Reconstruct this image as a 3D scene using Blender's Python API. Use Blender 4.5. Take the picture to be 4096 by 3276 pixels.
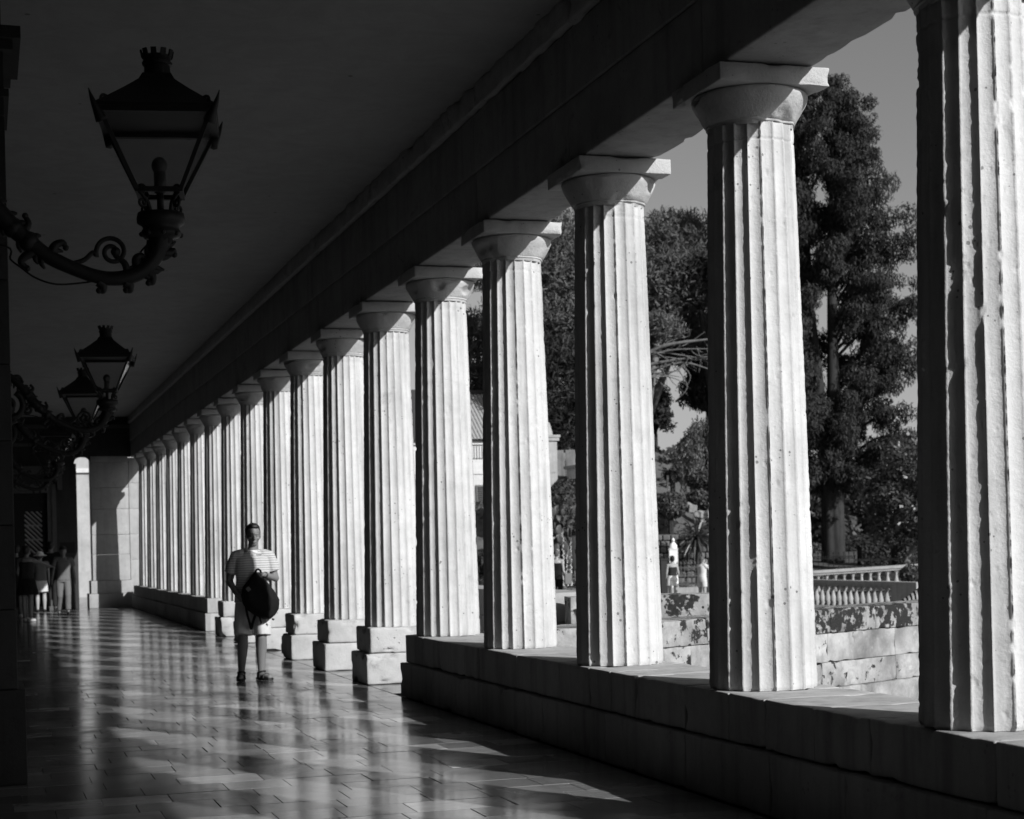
import bpy, bmesh, math, random
import numpy as np
from mathutils import Vector, Matrix, Euler

scene = bpy.context.scene
for o in list(bpy.data.objects):
    bpy.data.objects.remove(o)
COL = scene.collection
R = math.radians
PI = math.pi

# ------------------------------------------------------------------ camera
EYE = 1.485
ROLL = 0.024
FPX = 6800.0                      # focal length in pixels of the 4096 px wide photograph
VPX, VPY = -78.0, 2230.0          # where the colonnade runs to
PSI = math.atan((2048 - VPX) / (FPX * math.cos(ROLL)))
CYP = VPY - FPX * math.tan(PSI) * math.sin(ROLL)
r0 = Vector((math.cos(PSI), -math.sin(PSI), 0)); fw = Vector((math.sin(PSI), math.cos(PSI), 0)); up = Vector((0, 0, 1))
cX = r0 * math.cos(ROLL) - up * math.sin(ROLL)
cY = r0 * math.sin(ROLL) + up * math.cos(ROLL)
cd = bpy.data.cameras.new('camera'); cam = bpy.data.objects.new('camera', cd); COL.objects.link(cam)
cam.matrix_world = Matrix(((cX.x, cY.x, -fw.x, 0), (cX.y, cY.y, -fw.y, 0), (cX.z, cY.z, -fw.z, EYE), (0, 0, 0, 1)))
cd.sensor_width = 36.0
cd.lens = FPX / 4096 * 36.0
cd.shift_y = (CYP - 1638.0) / 4096.0
cd.clip_start = 0.05
cd.clip_end = 3000
cd.dof.use_dof = True
cd.dof.focus_distance = 10.5
cd.dof.aperture_fstop = 5.0
scene.camera = cam


def at(px, py, Z):
    """the point seen at photograph pixel (px, py), Z metres in front of the lens"""
    return Vector((0, 0, EYE)) + (fw + cX * ((px - 2048) / FPX) - cY * ((py - CYP) / FPX)) * Z


# ------------------------------------------------------------------ light
SUN_AZ = 153.0      # clockwise from +Y
SUN_EL = 28.0
world = bpy.data.worlds.new('World'); scene.world = world
world.use_nodes = True
wn = world.node_tree.nodes; wl = world.node_tree.links
for n in list(wn):
    wn.remove(n)
sky = wn.new('ShaderNodeTexSky'); sky.sky_type = 'NISHITA'; sky.sun_disc = False
sky.sun_elevation = R(SUN_EL); sky.sun_rotation = R(SUN_AZ)
sky.air_density = 1.0; sky.dust_density = 1.2; sky.ozone_density = 1.0
sep = wn.new('ShaderNodeSeparateColor')            # black and white film behind a red filter
mixr = wn.new('ShaderNodeMath'); mixr.operation = 'MULTIPLY_ADD'; mixr.inputs[1].default_value = 0.55
mg = wn.new('ShaderNodeMath'); mg.operation = 'MULTIPLY'; mg.inputs[1].default_value = 0.45
comb = wn.new('ShaderNodeCombineColor')
bg = wn.new('ShaderNodeBackground'); bg.inputs['Strength'].default_value = 0.078
wo = wn.new('ShaderNodeOutputWorld')
wl.new(sky.outputs[0], sep.inputs[0])
wl.new(sep.outputs[1], mg.inputs[0])
wl.new(sep.outputs[0], mixr.inputs[0]); wl.new(mg.outputs[0], mixr.inputs[2])
for i in range(3):
    wl.new(mixr.outputs[0], comb.inputs[i])
wl.new(comb.outputs[0], bg.inputs['Color']); wl.new(bg.outputs[0], wo.inputs[0])
sl = bpy.data.lights.new('sun', 'SUN'); sl.energy = 4.6; sl.angle = R(0.55); sl.color = (1.0, 1.0, 1.0)
sun = bpy.data.objects.new('sun', sl); COL.objects.link(sun)
sdir = Vector((math.sin(R(SUN_AZ)) * math.cos(R(SUN_EL)), math.cos(R(SUN_AZ)) * math.cos(R(SUN_EL)), math.sin(R(SUN_EL))))
sun.rotation_euler = sdir.to_track_quat('Z', 'Y').to_euler()
sun.location = (20, -20, 30)

vs = scene.view_settings
vs.view_transform = 'Standard'; vs.look = 'None'; vs.gamma = 1.0; vs.use_curve_mapping = False
vs.exposure = 0.25
scene.cycles.use_denoising = True
try:
    scene.cycles.denoiser = 'OPENIMAGEDENOISE'
except Exception:
    pass
scene.cycles.max_bounces = 8
scene.cycles.diffuse_bounces = 4
scene.cycles.transparent_max_bounces = 12

# ------------------------------------------------------------------ helpers
rng = np.random.default_rng(7)


def unit(v):
    return v / (np.linalg.norm(v, axis=-1, keepdims=True) + 1e-9)


def vnoise(p, seed=0):
    p = np.asarray(p, float)
    i = np.floor(p).astype(np.int64); f = p - i
    u = f * f * (3 - 2 * f)

    def h(dx, dy, dz):
        n = (i[:, 0] + dx) * 73856093 ^ (i[:, 1] + dy) * 19349663 ^ (i[:, 2] + dz) * 83492791 ^ (seed * 2654435761)
        n = n & 0xffffffff
        n = ((n ^ (n >> 15)) * 2246822519) & 0xffffffff
        n = ((n ^ (n >> 13)) * 3266489917) & 0xffffffff
        n = n ^ (n >> 16)
        return (n & 0xffff) / 65535.0
    c = {}
    for dx in (0, 1):
        for dy in (0, 1):
            for dz in (0, 1):
                c[dx, dy, dz] = h(dx, dy, dz)
    x = lambda y, z: c[0, y, z] * (1 - u[:, 0]) + c[1, y, z] * u[:, 0]
    y = lambda z: x(0, z) * (1 - u[:, 1]) + x(1, z) * u[:, 1]
    return y(0) * (1 - u[:, 2]) + y(1) * u[:, 2]


def fbm(p, seed=0, octaves=3):
    p = np.asarray(p, float); s = 0; a = 1; t = 0
    for k in range(octaves):
        s = s + a * (vnoise(p * 2 ** k, seed + k) - 0.5); t += a; a *= 0.5
    return s / t * 2


def mesh_np(name, V, Q, mats=(), smooth=False, mi=None):
    """mesh from vertex array and a list/array of polygons (quads array, or list of arrays of equal-length polygons)"""
    me = bpy.data.meshes.new(name)
    V = np.asarray(V, np.float32)
    polys = Q if isinstance(Q, list) else [Q]
    polys = [np.asarray(q, np.int32) for q in polys if len(q)]
    me.vertices.add(len(V)); me.vertices.foreach_set('co', V.ravel())
    nl = sum(q.size for q in polys); npo = sum(len(q) for q in polys)
    me.loops.add(nl); me.polygons.add(npo)
    me.loops.foreach_set('vertex_index', np.concatenate([q.ravel() for q in polys]))
    tot = np.concatenate([np.full(len(q), q.shape[1], np.int32) for q in polys])
    st = np.concatenate([[0], np.cumsum(tot)[:-1]]).astype(np.int32)
    me.polygons.foreach_set('loop_start', st)
    me.polygons.foreach_set('use_smooth', np.full(npo, bool(smooth)))
    for m in mats:
        me.materials.append(m)
    if mi is not None:
        me.polygons.foreach_set('material_index', np.asarray(mi, np.int32))
    me.update(calc_edges=True)
    me.validate()
    return me


def link(name, me, parent=None, loc=(0, 0, 0), rot=(0, 0, 0), scale=None):
    o = bpy.data.objects.new(name, me); COL.objects.link(o)
    o.location = loc; o.rotation_euler = rot
    if scale is not None:
        o.scale = scale
    if parent is not None:
        o.parent = parent
    return o


def tag(o, label, cat, group=None):
    o['label'] = label; o['category'] = cat
    if group:
        o['group'] = group
    return o


def thing(name, label, cat, loc=(0, 0, 0), rz=0.0, group=None):
    o = link(name, None, None, loc, (0, 0, rz))
    o.empty_display_size = 0.2
    return tag(o, label, cat, group)


def structure(o):
    o['kind'] = 'structure'
    return o


def stuff(o):
    o['kind'] = 'stuff'
    return o


def copy_tree(o, parent=None):
    c = o.copy(); COL.objects.link(c)
    if parent is not None:
        c.parent = parent
    for ch in list(o.children):
        copy_tree(ch, c)
    return c


class MB:
    """collects shapes into one mesh"""
    def __init__(self):
        self.V = []; self.P = {}; self.n = 0

    def add(self, V, Q):
        V = np.asarray(V, float).reshape(-1, 3)
        Q = [np.asarray(q) for q in (Q if isinstance(Q, list) else [Q]) if len(q)]
        for q in Q:
            self.P.setdefault(q.shape[1], []).append(q + self.n)
        self.V.append(V); self.n += len(V)
        return self

    def box(self, x0, x1, y0, y1, z0, z1, rz=0.0, c=None):
        V = np.array([(x, y, z) for x in (x0, x1) for y in (y0, y1) for z in (z0, z1)], float)
        if rz:
            c = np.array(c if c is not None else (0, 0, 0), float)
            d = V - c; V = c + np.stack([d[:, 0] * math.cos(rz) - d[:, 1] * math.sin(rz), d[:, 0] * math.sin(rz) + d[:, 1] * math.cos(rz), d[:, 2]], 1)
        return self.add(V, np.array([(0, 1, 3, 2), (4, 6, 7, 5), (0, 4, 5, 1), (2, 3, 7, 6), (0, 2, 6, 4), (1, 5, 7, 3)]))

    def tube(self, pts, rad, n=8, cap=True):
        pts = np.asarray(pts, float); m = len(pts)
        rad = np.full(m, rad, float) if np.isscalar(rad) else np.asarray(rad, float)
        T = np.gradient(pts, axis=0); T /= np.linalg.norm(T, axis=1)[:, None] + 1e-9
        a = np.array([0, 0, 1.0]) if abs(T[0, 2]) < 0.9 else np.array([1.0, 0, 0])
        N = np.cross(T[0], a); N /= np.linalg.norm(N)
        V = []
        for i in range(m):
            N = N - T[i] * (N @ T[i]); N /= np.linalg.norm(N) + 1e-9
            B = np.cross(T[i], N)
            an = np.arange(n) * 2 * PI / n
            V.append(pts[i] + rad[i] * (np.cos(an)[:, None] * N + np.sin(an)[:, None] * B))
        V = np.concatenate(V)
        i, j = np.meshgrid(np.arange(m - 1), np.arange(n), indexing='ij')
        q = np.stack([i * n + j, i * n + (j + 1) % n, (i + 1) * n + (j + 1) % n, (i + 1) * n + j], -1).reshape(-1, 4)
        Q = [q]
        if cap:
            Q.append(np.array([list(range(n))[::-1], [(m - 1) * n + k for k in range(n)]]))
        return self.add(V, Q)

    def lathe(self, prof, n=24, c=(0, 0, 0), cap=True, sx=1.0, sy=1.0):
        prof = np.asarray(prof, float); m = len(prof)
        an = np.arange(n) * 2 * PI / n
        V = np.stack([np.outer(prof[:, 0], np.cos(an)) * sx + c[0], np.outer(prof[:, 0], np.sin(an)) * sy + c[1], np.repeat(prof[:, 1:2], n, 1) + c[2]], -1).reshape(-1, 3)
        i, j = np.meshgrid(np.arange(m - 1), np.arange(n), indexing='ij')
        q = np.stack([i * n + j, i * n + (j + 1) % n, (i + 1) * n + (j + 1) % n, (i + 1) * n + j], -1).reshape(-1, 4)
        Q = [q]
        if cap:
            Q.append(np.array([list(range(n))[::-1], [(m - 1) * n + k for k in range(n)]]))
        return self.add(V, Q)

    def sphere(self, c, r, n=12, m=8):
        r = np.array([r, r, r], float) if np.isscalar(r) else np.asarray(r, float)
        t = np.linspace(0.02, PI - 0.02, m)
        prof = np.stack([np.sin(t), -np.cos(t)], 1)
        an = np.arange(n) * 2 * PI / n
        V = np.stack([np.outer(prof[:, 0], np.cos(an)), np.outer(prof[:, 0], np.sin(an)), np.repeat(prof[:, 1:2], n, 1)], -1).reshape(-1, 3) * r + np.asarray(c, float)
        i, j = np.meshgrid(np.arange(m - 1), np.arange(n), indexing='ij')
        q = np.stack([i * n + j, i * n + (j + 1) % n, (i + 1) * n + (j + 1) % n, (i + 1) * n + j], -1).reshape(-1, 4)
        return self.add(V, [q, np.array([list(range(n))[::-1], [(m - 1) * n + k for k in range(n)]])])

    def mesh(self, name, mat, smooth=False):
        P = [np.concatenate(v) for v in self.P.values()]
        return mesh_np(name, np.concatenate(self.V), P, [mat], smooth)

    def build(self, name, mat, parent=None, loc=(0, 0, 0), rot=(0, 0, 0), smooth=False):
        return link(name, self.mesh(name, mat, smooth), parent, loc, rot)


def rough_block(lx, ly, lz, seed, mat, seg=0.12, bev=0.012, amp=0.003, chip=0.0, freq=6.0, name='stone_block', chip_side=None, smooth=True):
    """box centred on the origin with worn edges, uneven faces and chipped arrises"""
    h = np.array([lx, ly, lz]) / 2

    def axis(L):
        b = min(bev, L * 0.3)
        inner = np.linspace(-L / 2 + b, L / 2 - b, max(2, int(round(L / seg)) + 1))
        return np.concatenate([[-L / 2, -L / 2 + b * 0.4], inner, [L / 2 - b * 0.4, L / 2]])
    A = [axis(l) for l in (lx, ly, lz)]
    VV = []; QQ = []; n = 0
    for ax in range(3):
        u, v = [(1, 2), (2, 0), (0, 1)][ax]
        for s in (-1, 1):
            U, W = np.meshgrid(A[u], A[v], indexing='ij')
            P = np.zeros(U.shape + (3,)); P[..., u] = U; P[..., v] = W; P[..., ax] = s * h[ax]
            nu, nv = U.shape
            i, j = np.meshgrid(np.arange(nu - 1), np.arange(nv - 1), indexing='ij')
            a, b, c, d = i * nv + j, (i + 1) * nv + j, (i + 1) * nv + j + 1, i * nv + j + 1
            q = np.stack([a, b, c, d] if s > 0 else [a, d, c, b], -1).reshape(-1, 4)
            VV.append(P.reshape(-1, 3)); QQ.append(q + n); n += nu * nv
    V = np.concatenate(VV); Q = np.concatenate(QQ)
    # weld
    key = np.round(V * 20000).astype(np.int64)
    _, idx, inv = np.unique(key, axis=0, return_index=True, return_inverse=True)
    V = V[idx]; Q = inv.ravel()[Q]
    b = min(bev, lx * 0.3, ly * 0.3, lz * 0.3)
    core = np.clip(V, -(h - b), h - b)
    d = V - core; L = np.linalg.norm(d, axis=1); nrm = d / np.maximum(L, 1e-9)[:, None]
    out = core + nrm * b
    nz = fbm(V * freq + seed * 7.3, seed, 3)
    out = out + nrm * (nz * amp)[:, None]
    if chip:
        edge = (np.abs(np.abs(V) - h) < b * 1.2).sum(1) >= 2
        c = vnoise(V * 9 + seed * 3.1, seed + 50); c2 = vnoise(V * 28 + seed, seed + 51)
        k = np.clip((c - 0.6) * 3, 0, 1) * (0.3 + c2)
        k = k * edge
        if chip_side is not None:
            k = k * (V[:, chip_side[0]] * chip_side[1] > 0)
        out = out - np.sign(V) * (np.abs(np.abs(V) - h) < b * 1.2) * (k * chip)[:, None]
    return mesh_np(name, out, Q, [mat], smooth)


# ------------------------------------------------------------------ materials
def new_mat(name):
    m = bpy.data.materials.new(name); m.use_nodes = True
    nt = m.node_tree
    for n in list(nt.nodes):
        nt.nodes.remove(n)
    out = nt.nodes.new('ShaderNodeOutputMaterial')
    b = nt.nodes.new('ShaderNodeBsdfPrincipled')
    nt.links.new(b.outputs[0], out.inputs[0])
    return m, nt, b, out


class N:
    def __init__(self, nt):
        self.nt = nt

    def new(self, t, **kw):
        n = self.nt.nodes.new(t)
        for k, v in kw.items():
            setattr(n, k, v)
        return n

    def link(self, a, b):
        self.nt.links.new(a, b)

    def noise(self, vec, scale, detail=4.0, rough=0.55, dist=0.0):
        n = self.new('ShaderNodeTexNoise')
        n.inputs['Scale'].default_value = scale; n.inputs['Detail'].default_value = detail
        n.inputs['Roughness'].default_value = rough; n.inputs['Distortion'].default_value = dist
        self.link(vec, n.inputs['Vector'])
        return n.outputs[0]

    def voro(self, vec, scale, feature='F1'):
        n = self.new('ShaderNodeTexVoronoi', feature=feature)
        n.inputs['Scale'].default_value = scale
        self.link(vec, n.inputs['Vector'])
        return n.outputs['Distance']

    def ramp(self, fac, pts, interp='LINEAR'):
        n = self.new('ShaderNodeValToRGB'); n.color_ramp.interpolation = interp
        e = n.color_ramp.elements
        while len(e) < len(pts):
            e.new(0.5)
        for k, (p, v) in enumerate(pts):
            e[k].position = p; e[k].color = (v, v, v, 1)
        self.link(fac, n.inputs[0])
        return n.outputs[0]

    def math(self, op, a, b=None, c=None):
        n = self.new('ShaderNodeMath', operation=op)
        for k, v in enumerate((a, b, c)):
            if v is None:
                continue
            if isinstance(v, (int, float)):
                n.inputs[k].default_value = v
            else:
                self.link(v, n.inputs[k])
        return n.outputs[0]

    def vec(self, rand=True, scale=(1, 1, 1)):
        tc = self.new('ShaderNodeTexCoord')
        v = tc.outputs['Object']
        if rand:
            oi = self.new('ShaderNodeObjectInfo')
            m = self.new('ShaderNodeVectorMath', operation='SCALE'); m.inputs[0].default_value = (37.0, 61.0, 83.0)
            self.link(oi.outputs['Random'], m.inputs['Scale'])
            a = self.new('ShaderNodeVectorMath', operation='ADD')
            self.link(v, a.inputs[0]); self.link(m.outputs[0], a.inputs[1]); v = a.outputs[0]
        if scale != (1, 1, 1):
            s = self.new('ShaderNodeVectorMath', operation='MULTIPLY'); s.inputs[1].default_value = scale
            self.link(v, s.inputs[0]); v = s.outputs[0]
        return v

    def stretch(self, v, scale):
        s = self.new('ShaderNodeVectorMath', operation='MULTIPLY'); s.inputs[1].default_value = scale
        self.link(v, s.inputs[0])
        return s.outputs[0]

    def bump(self, height, strength, dist, normal=None):
        n = self.new('ShaderNodeBump'); n.inputs['Strength'].default_value = strength; n.inputs['Distance'].default_value = dist
        self.link(height, n.inputs['Height'])
        if normal is not None:
            self.link(normal, n.inputs['Normal'])
        return n.outputs[0]

    def grey(self, v):
        c = self.new('ShaderNodeCombineColor')
        for k in range(3):
            self.link(v, c.inputs[k])
        return c.outputs[0]


def plain(name, v, rough=0.6, spec=0.3, metal=0.0, noise=0.0, nscale=20.0):
    m, nt, b, out = new_mat(name)
    b.inputs['Roughness'].default_value = rough
    b.inputs['Specular IOR Level'].default_value = spec
    b.inputs['Metallic'].default_value = metal
    b.inputs['Base Color'].default_value = (v, v, v, 1)
    if noise:
        k = N(nt); vec = k.vec()
        f = k.noise(vec, nscale, 4)
        g = k.math('MULTIPLY_ADD', f, 2 * noise * v, v * (1 - noise))
        k.link(k.grey(g), b.inputs['Base Color'])
        k.link(k.bump(f, 0.3, 0.004), b.inputs['Normal'])
    return m


def stone_mat(name, lo, hi, stain=0.35, pit=1.0, streak=0.25, rough=0.9, grain=1.0, joints=False):
    m, nt, b, out = new_mat(name); k = N(nt)
    v = k.vec()
    big = k.noise(v, 1.6, 5, 0.6, 0.4)
    med = k.noise(v, 9.0, 5, 0.65)
    fine = k.noise(v, 60.0, 4, 0.7)
    str_ = k.noise(k.stretch(v, (7.0, 7.0, 0.55)), 1.0, 4, 0.6)
    base = k.math('MULTIPLY_ADD', big, (hi - lo), lo)
    base = k.math('MULTIPLY', base, k.math('MULTIPLY_ADD', med, 0.35, 0.83))
    base = k.math('MULTIPLY', base, k.math('MULTIPLY_ADD', fine, 0.16, 0.92))
    st = k.ramp(str_, [(0.30, 1 - streak), (0.52, 1.0)])
    base = k.math('MULTIPLY', base, st)
    sp = k.noise(v, 3.2, 7, 0.72, 0.8)
    stn = k.ramp(sp, [(0.60, 1.0), (0.72, 1 - stain)])
    base = k.math('MULTIPLY', base, stn)
    # pits
    pv = k.voro(v, 22.0)
    pm = k.ramp(k.noise(v, 5.0, 3), [(0.50, 0.0), (0.68, 0.22)])
    pitm = k.math('LESS_THAN', pv, pm)
    pits = k.math('SUBTRACT', 1.0, k.math('MULTIPLY', pitm, 0.45 * pit))
    base = k.math('MULTIPLY', base, pits)
    k.link(k.grey(base), b.inputs['Base Color'])
    h = k.math('MULTIPLY_ADD', med, 0.55, k.math('MULTIPLY', fine, 0.30))
    h = k.math('SUBTRACT', h, k.math('MULTIPLY', pitm, 0.55 * pit))
    k.link(k.bump(h, 0.55 * grain, 0.012), b.inputs['Normal'])
    b.inputs['Roughness'].default_value = rough
    b.inputs['Specular IOR Level'].default_value = 0.2
    return m


M = {}
M['column'] = stone_mat('pale limestone', 0.36, 0.60, stain=0.30, pit=1.3, streak=0.32, grain=1.7)
M['capital'] = stone_mat('chipped limestone', 0.30, 0.54, stain=0.40, pit=1.2, streak=0.1, grain=2.6)
M['plinth'] = stone_mat('plinth limestone', 0.30, 0.46, stain=0.35, pit=0.6, streak=0.30)
M['pedestal'] = stone_mat('pitted limestone', 0.30, 0.52, stain=0.5, pit=1.2, streak=0.05, grain=1.6)
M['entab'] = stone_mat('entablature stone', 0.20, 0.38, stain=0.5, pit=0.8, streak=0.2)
M['moulding'] = stone_mat('crumbling plaster', 0.30, 0.55, stain=0.6, pit=1.2, streak=0.1, grain=2.0)
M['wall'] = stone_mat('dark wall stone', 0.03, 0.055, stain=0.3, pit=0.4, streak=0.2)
M['pier'] = stone_mat('pier stone', 0.25, 0.42, stain=0.30, pit=0.6, streak=0.15)
M['white_wall'] = stone_mat('whitewashed wall', 0.45, 0.60, stain=0.15, pit=0.1, streak=0.1, grain=0.4)
M['old_wall'] = stone_mat('old rendered wall', 0.07, 0.20, stain=0.6, pit=0.6, streak=0.3)
M['rock'] = stone_mat('pale rock', 0.10, 0.30, stain=0.5, pit=0.6, streak=0.0, grain=2)
M['bal_stone'] = stone_mat('balustrade stone', 0.22, 0.42, stain=0.5, pit=0.4, streak=0.2)
M['marble_bust'] = plain('white marble', 0.72, 0.5, 0.4, 0, 0.06, 8)
M['iron'] = plain('black iron', 0.012, 0.55, 0.4, 0.0, 0.3, 40)
M['fence_iron'] = plain('fence iron', 0.06, 0.5, 0.5)
M['joint'] = plain('dark joint', 0.05, 0.95, 0.1)
M['ceramic'] = plain('lamp holder', 0.10, 0.5)
M['bulb'] = plain('frosted bulb', 0.10, 0.4)
M['dark_wood'] = plain('dark painted wood', 0.012, 0.6, 0.25, 0, 0.3, 12)
M['lattice'] = plain('lattice', 0.35, 0.6)
M['door_stone'] = stone_mat('door frame stone', 0.07, 0.12, stain=0.2, pit=0.3, streak=0.1)
M['shutter'] = plain('grey shutter paint', 0.12, 0.6, 0.3)
M['roof_tile'] = plain('clay roof tile', 0.30, 0.8, 0.2, 0, 0.35, 10)
M['skin'] = plain('skin', 0.30, 0.55, 0.35)
M['skin_dark'] = plain('tanned skin', 0.165, 0.55, 0.35)
M['hair'] = plain('dark hair', 0.012, 0.55, 0.4)
M['hair_light'] = plain('brown hair', 0.06, 0.55, 0.4)
M['black_cloth'] = plain('black cloth', 0.010, 0.9, 0.15, 0, 0.3, 60)
M['dark_cloth'] = plain('dark cloth', 0.025, 0.9, 0.15, 0, 0.3, 60)
M['mid_cloth'] = plain('grey cloth', 0.13, 0.9, 0.15, 0, 0.2, 40)
M['pale_cloth'] = plain('pale cloth', 0.50, 0.9, 0.15, 0, 0.12, 30)
M['white_cloth'] = plain('white cloth', 0.75, 0.9, 0.15, 0, 0.08, 30)
M['leather'] = plain('black leather', 0.012, 0.5, 0.4)
M['bark'] = stone_mat('furrowed bark', 0.018, 0.05, stain=0.4, pit=0.3, streak=0.6, grain=2.5)
M['bark_pale'] = stone_mat('pale bark', 0.10, 0.20, stain=0.4, pit=0.3, streak=0.4, grain=2)
M['soil'] = stone_mat('soil', 0.06, 0.14, stain=0.4, pit=0.3, streak=0.0)


def ceiling_mat():
    m, nt, b, out = new_mat('ceiling plaster'); k = N(nt)
    v = k.vec(False)
    big = k.noise(k.stretch(v, (1, 0.35, 1)), 0.9, 5, 0.6)
    g = k.math('MULTIPLY', k.math('MULTIPLY_ADD', big, 0.14, 0.23), k.ramp(k.noise(v, 2.6, 7, 0.7, 1.2), [(0.38, 0.92), (0.60, 1.03)]))
    sp = k.voro(v, 1.7)
    dots = k.math('SUBTRACT', 1.0, k.math('MULTIPLY', k.math('LESS_THAN', sp, 0.035), 0.5))
    k.link(k.grey(k.math('MULTIPLY', g, dots)), b.inputs['Base Color'])
    b.inputs['Roughness'].default_value = 0.95
    b.inputs['Specular IOR Level'].default_value = 0.1
    k.link(k.bump(big, 0.15, 0.05), b.inputs['Normal'])
    return m


M['ceiling'] = ceiling_mat()


def tile_mat():
    m, nt, b, out = new_mat('polished floor marble'); k = N(nt)
    tc = k.new('ShaderNodeTexCoord')
    geo = k.new('ShaderNodeNewGeometry')
    oi = k.new('ShaderNodeObjectInfo')
    at_ = k.new('ShaderNodeAttribute'); at_.attribute_name = 'tone'
    rnd = k.math('FRACT', k.math('ADD', k.math('MULTIPLY', oi.outputs['Random'], 7.31), at_.outputs['Fac']))
    off = k.new('ShaderNodeVectorMath', operation='SCALE'); off.inputs[0].default_value = (31.0, 57.0, 11.0)
    k.link(rnd, off.inputs['Scale'])
    a = k.new('ShaderNodeVectorMath', operation='ADD')
    k.link(geo.outputs['Position'], a.inputs[0]); k.link(off.outputs[0], a.inputs[1])
    v = a.outputs[0]
    vein = k.noise(k.stretch(v, (2.2, 6.0, 2.0)), 1.3, 7, 0.68, 1.6)
    vein2 = k.noise(v, 7.0, 6, 0.7, 2.2)
    tone = k.ramp(rnd, [(0.0, 0.085), (0.5, 0.155), (0.85, 0.24), (1.0, 0.37)])
    g = k.math('MULTIPLY', tone, k.math('MULTIPLY_ADD', vein, 0.8, 0.6))
    wv = k.ramp(vein2, [(0.60, 0.0), (0.70, 0.10)])
    g = k.math('ADD', g, k.math('MULTIPLY', wv, k.math('MULTIPLY_ADD', rnd, 0.8, 0.2)))
    k.link(k.grey(g), b.inputs['Base Color'])
    rr = k.noise(geo.outputs['Position'], 2.3, 4, 0.6)
    k.link(k.math('ADD', k.math('MULTIPLY_ADD', rr, 0.17, 0.06), k.ramp(k.noise(geo.outputs['Position'], 0.8, 6, 0.7, 1.0), [(0.5, 0.0), (0.75, 0.16)])), b.inputs['Roughness'])
    b.inputs['IOR'].default_value = 1.5
    b.inputs['Specular IOR Level'].default_value = 0.5
    wob = k.noise(geo.outputs['Position'], 5.5, 3, 0.5)
    k.link(k.bump(wob, 0.02, 0.01), b.inputs['Normal'])
    return m


M['tile'] = tile_mat()


def lichen_mat(name, amount):
    """pale stone with crusts of black and white lichen"""
    m, nt, b, out = new_mat(name); k = N(nt)
    v = k.vec()
    big = k.noise(v, 1.5, 5, 0.6)
    fine = k.noise(v, 40, 5, 0.7)
    base = k.math('MULTIPLY', k.ramp(big, [(0.32, 0.15), (0.68, 0.42)]), k.ramp(k.noise(v, 4.5, 6, 0.65, 0.6), [(0.35, 0.72), (0.62, 1.08)]))
    base = k.math('MULTIPLY', base, k.math('MULTIPLY_ADD', fine, 0.4, 0.8))
    wl_ = k.voro(v, 6.0)
    wmask = k.math('LESS_THAN', k.math('ADD', wl_, k.math('MULTIPLY', k.noise(v, 14, 5), 0.7)), 0.52)
    base = k.math('ADD', base, k.math('MULTIPLY', wmask, 0.05))
    n1 = k.noise(v, 9.0, 10, 0.62, 0.3)
    n2 = k.noise(v, 0.8, 3, 0.5)
    blk = k.ramp(k.math('MULTIPLY_ADD', n2, 0.3, k.math('MULTIPLY_ADD', k.noise(v, 2.6, 6, 0.65), 0.4, k.math('MULTIPLY', n1, 0.75))), [(amount, 0.0), (amount + 0.045, 1.0)])
    spot = k.math('LESS_THAN', k.voro(v, 9.0), 0.13)
    spot = k.math('MULTIPLY', spot, k.math('LESS_THAN', amount, 0.8))
    blk = k.math('MAXIMUM', blk, spot)
    hole = k.math('GREATER_THAN', k.voro(k.stretch(v, (1.01, 1.03, 0.97)), 14.0), 0.10)
    blk = k.math('MULTIPLY', blk, k.math('MULTIPLY_ADD', hole, 0.6, 0.4))
    g = k.math('MULTIPLY_ADD', blk, -1.0, 1.0)
    res = k.math('ADD', k.math('MULTIPLY', base, g), k.math('MULTIPLY', blk, k.math('MULTIPLY_ADD', fine, 0.05, 0.0)))
    k.link(k.grey(res), b.inputs['Base Color'])
    h = k.math('ADD', k.math('MULTIPLY', fine, 0.4), k.math('MULTIPLY', big, 0.5))
    k.link(k.bump(h, 0.5, 0.02), b.inputs['Normal'])
    b.inputs['Roughness'].default_value = 0.95
    b.inputs['Specular IOR Level'].default_value = 0.15
    return m


M['lichen_top'] = lichen_mat('lichen covered stone', 0.735)
M['lichen_low'] = lichen_mat('lightly lichened stone', 0.835)


def leaf_mat(name, lo, hi, gloss=0.35, rough=0.5, trans=0.25):
    m, nt, b, out = new_mat(name); k = N(nt)
    geo = k.new('ShaderNodeNewGeometry')
    n = k.noise(geo.outputs['Position'], 0.9, 3)
    rnd = geo.outputs['Random Per Island']
    g = k.math('MULTIPLY_ADD', rnd, (hi - lo), lo)
    g = k.math('MULTIPLY', g, k.math('MULTIPLY_ADD', n, 0.7, 0.65))
    k.link(k.grey(g), b.inputs['Base Color'])
    b.inputs['Roughness'].default_value = rough
    b.inputs['Specular IOR Level'].default_value = gloss
    tr = k.new('ShaderNodeBsdfTranslucent'); k.link(k.grey(g), tr.inputs[0])
    mx = k.new('ShaderNodeMixShader'); mx.inputs[0].default_value = trans
    k.link(b.outputs[0], mx.inputs[1]); k.link(tr.outputs[0], mx.inputs[2])
    k.link(mx.outputs[0], out.inputs[0])
    return m


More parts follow.
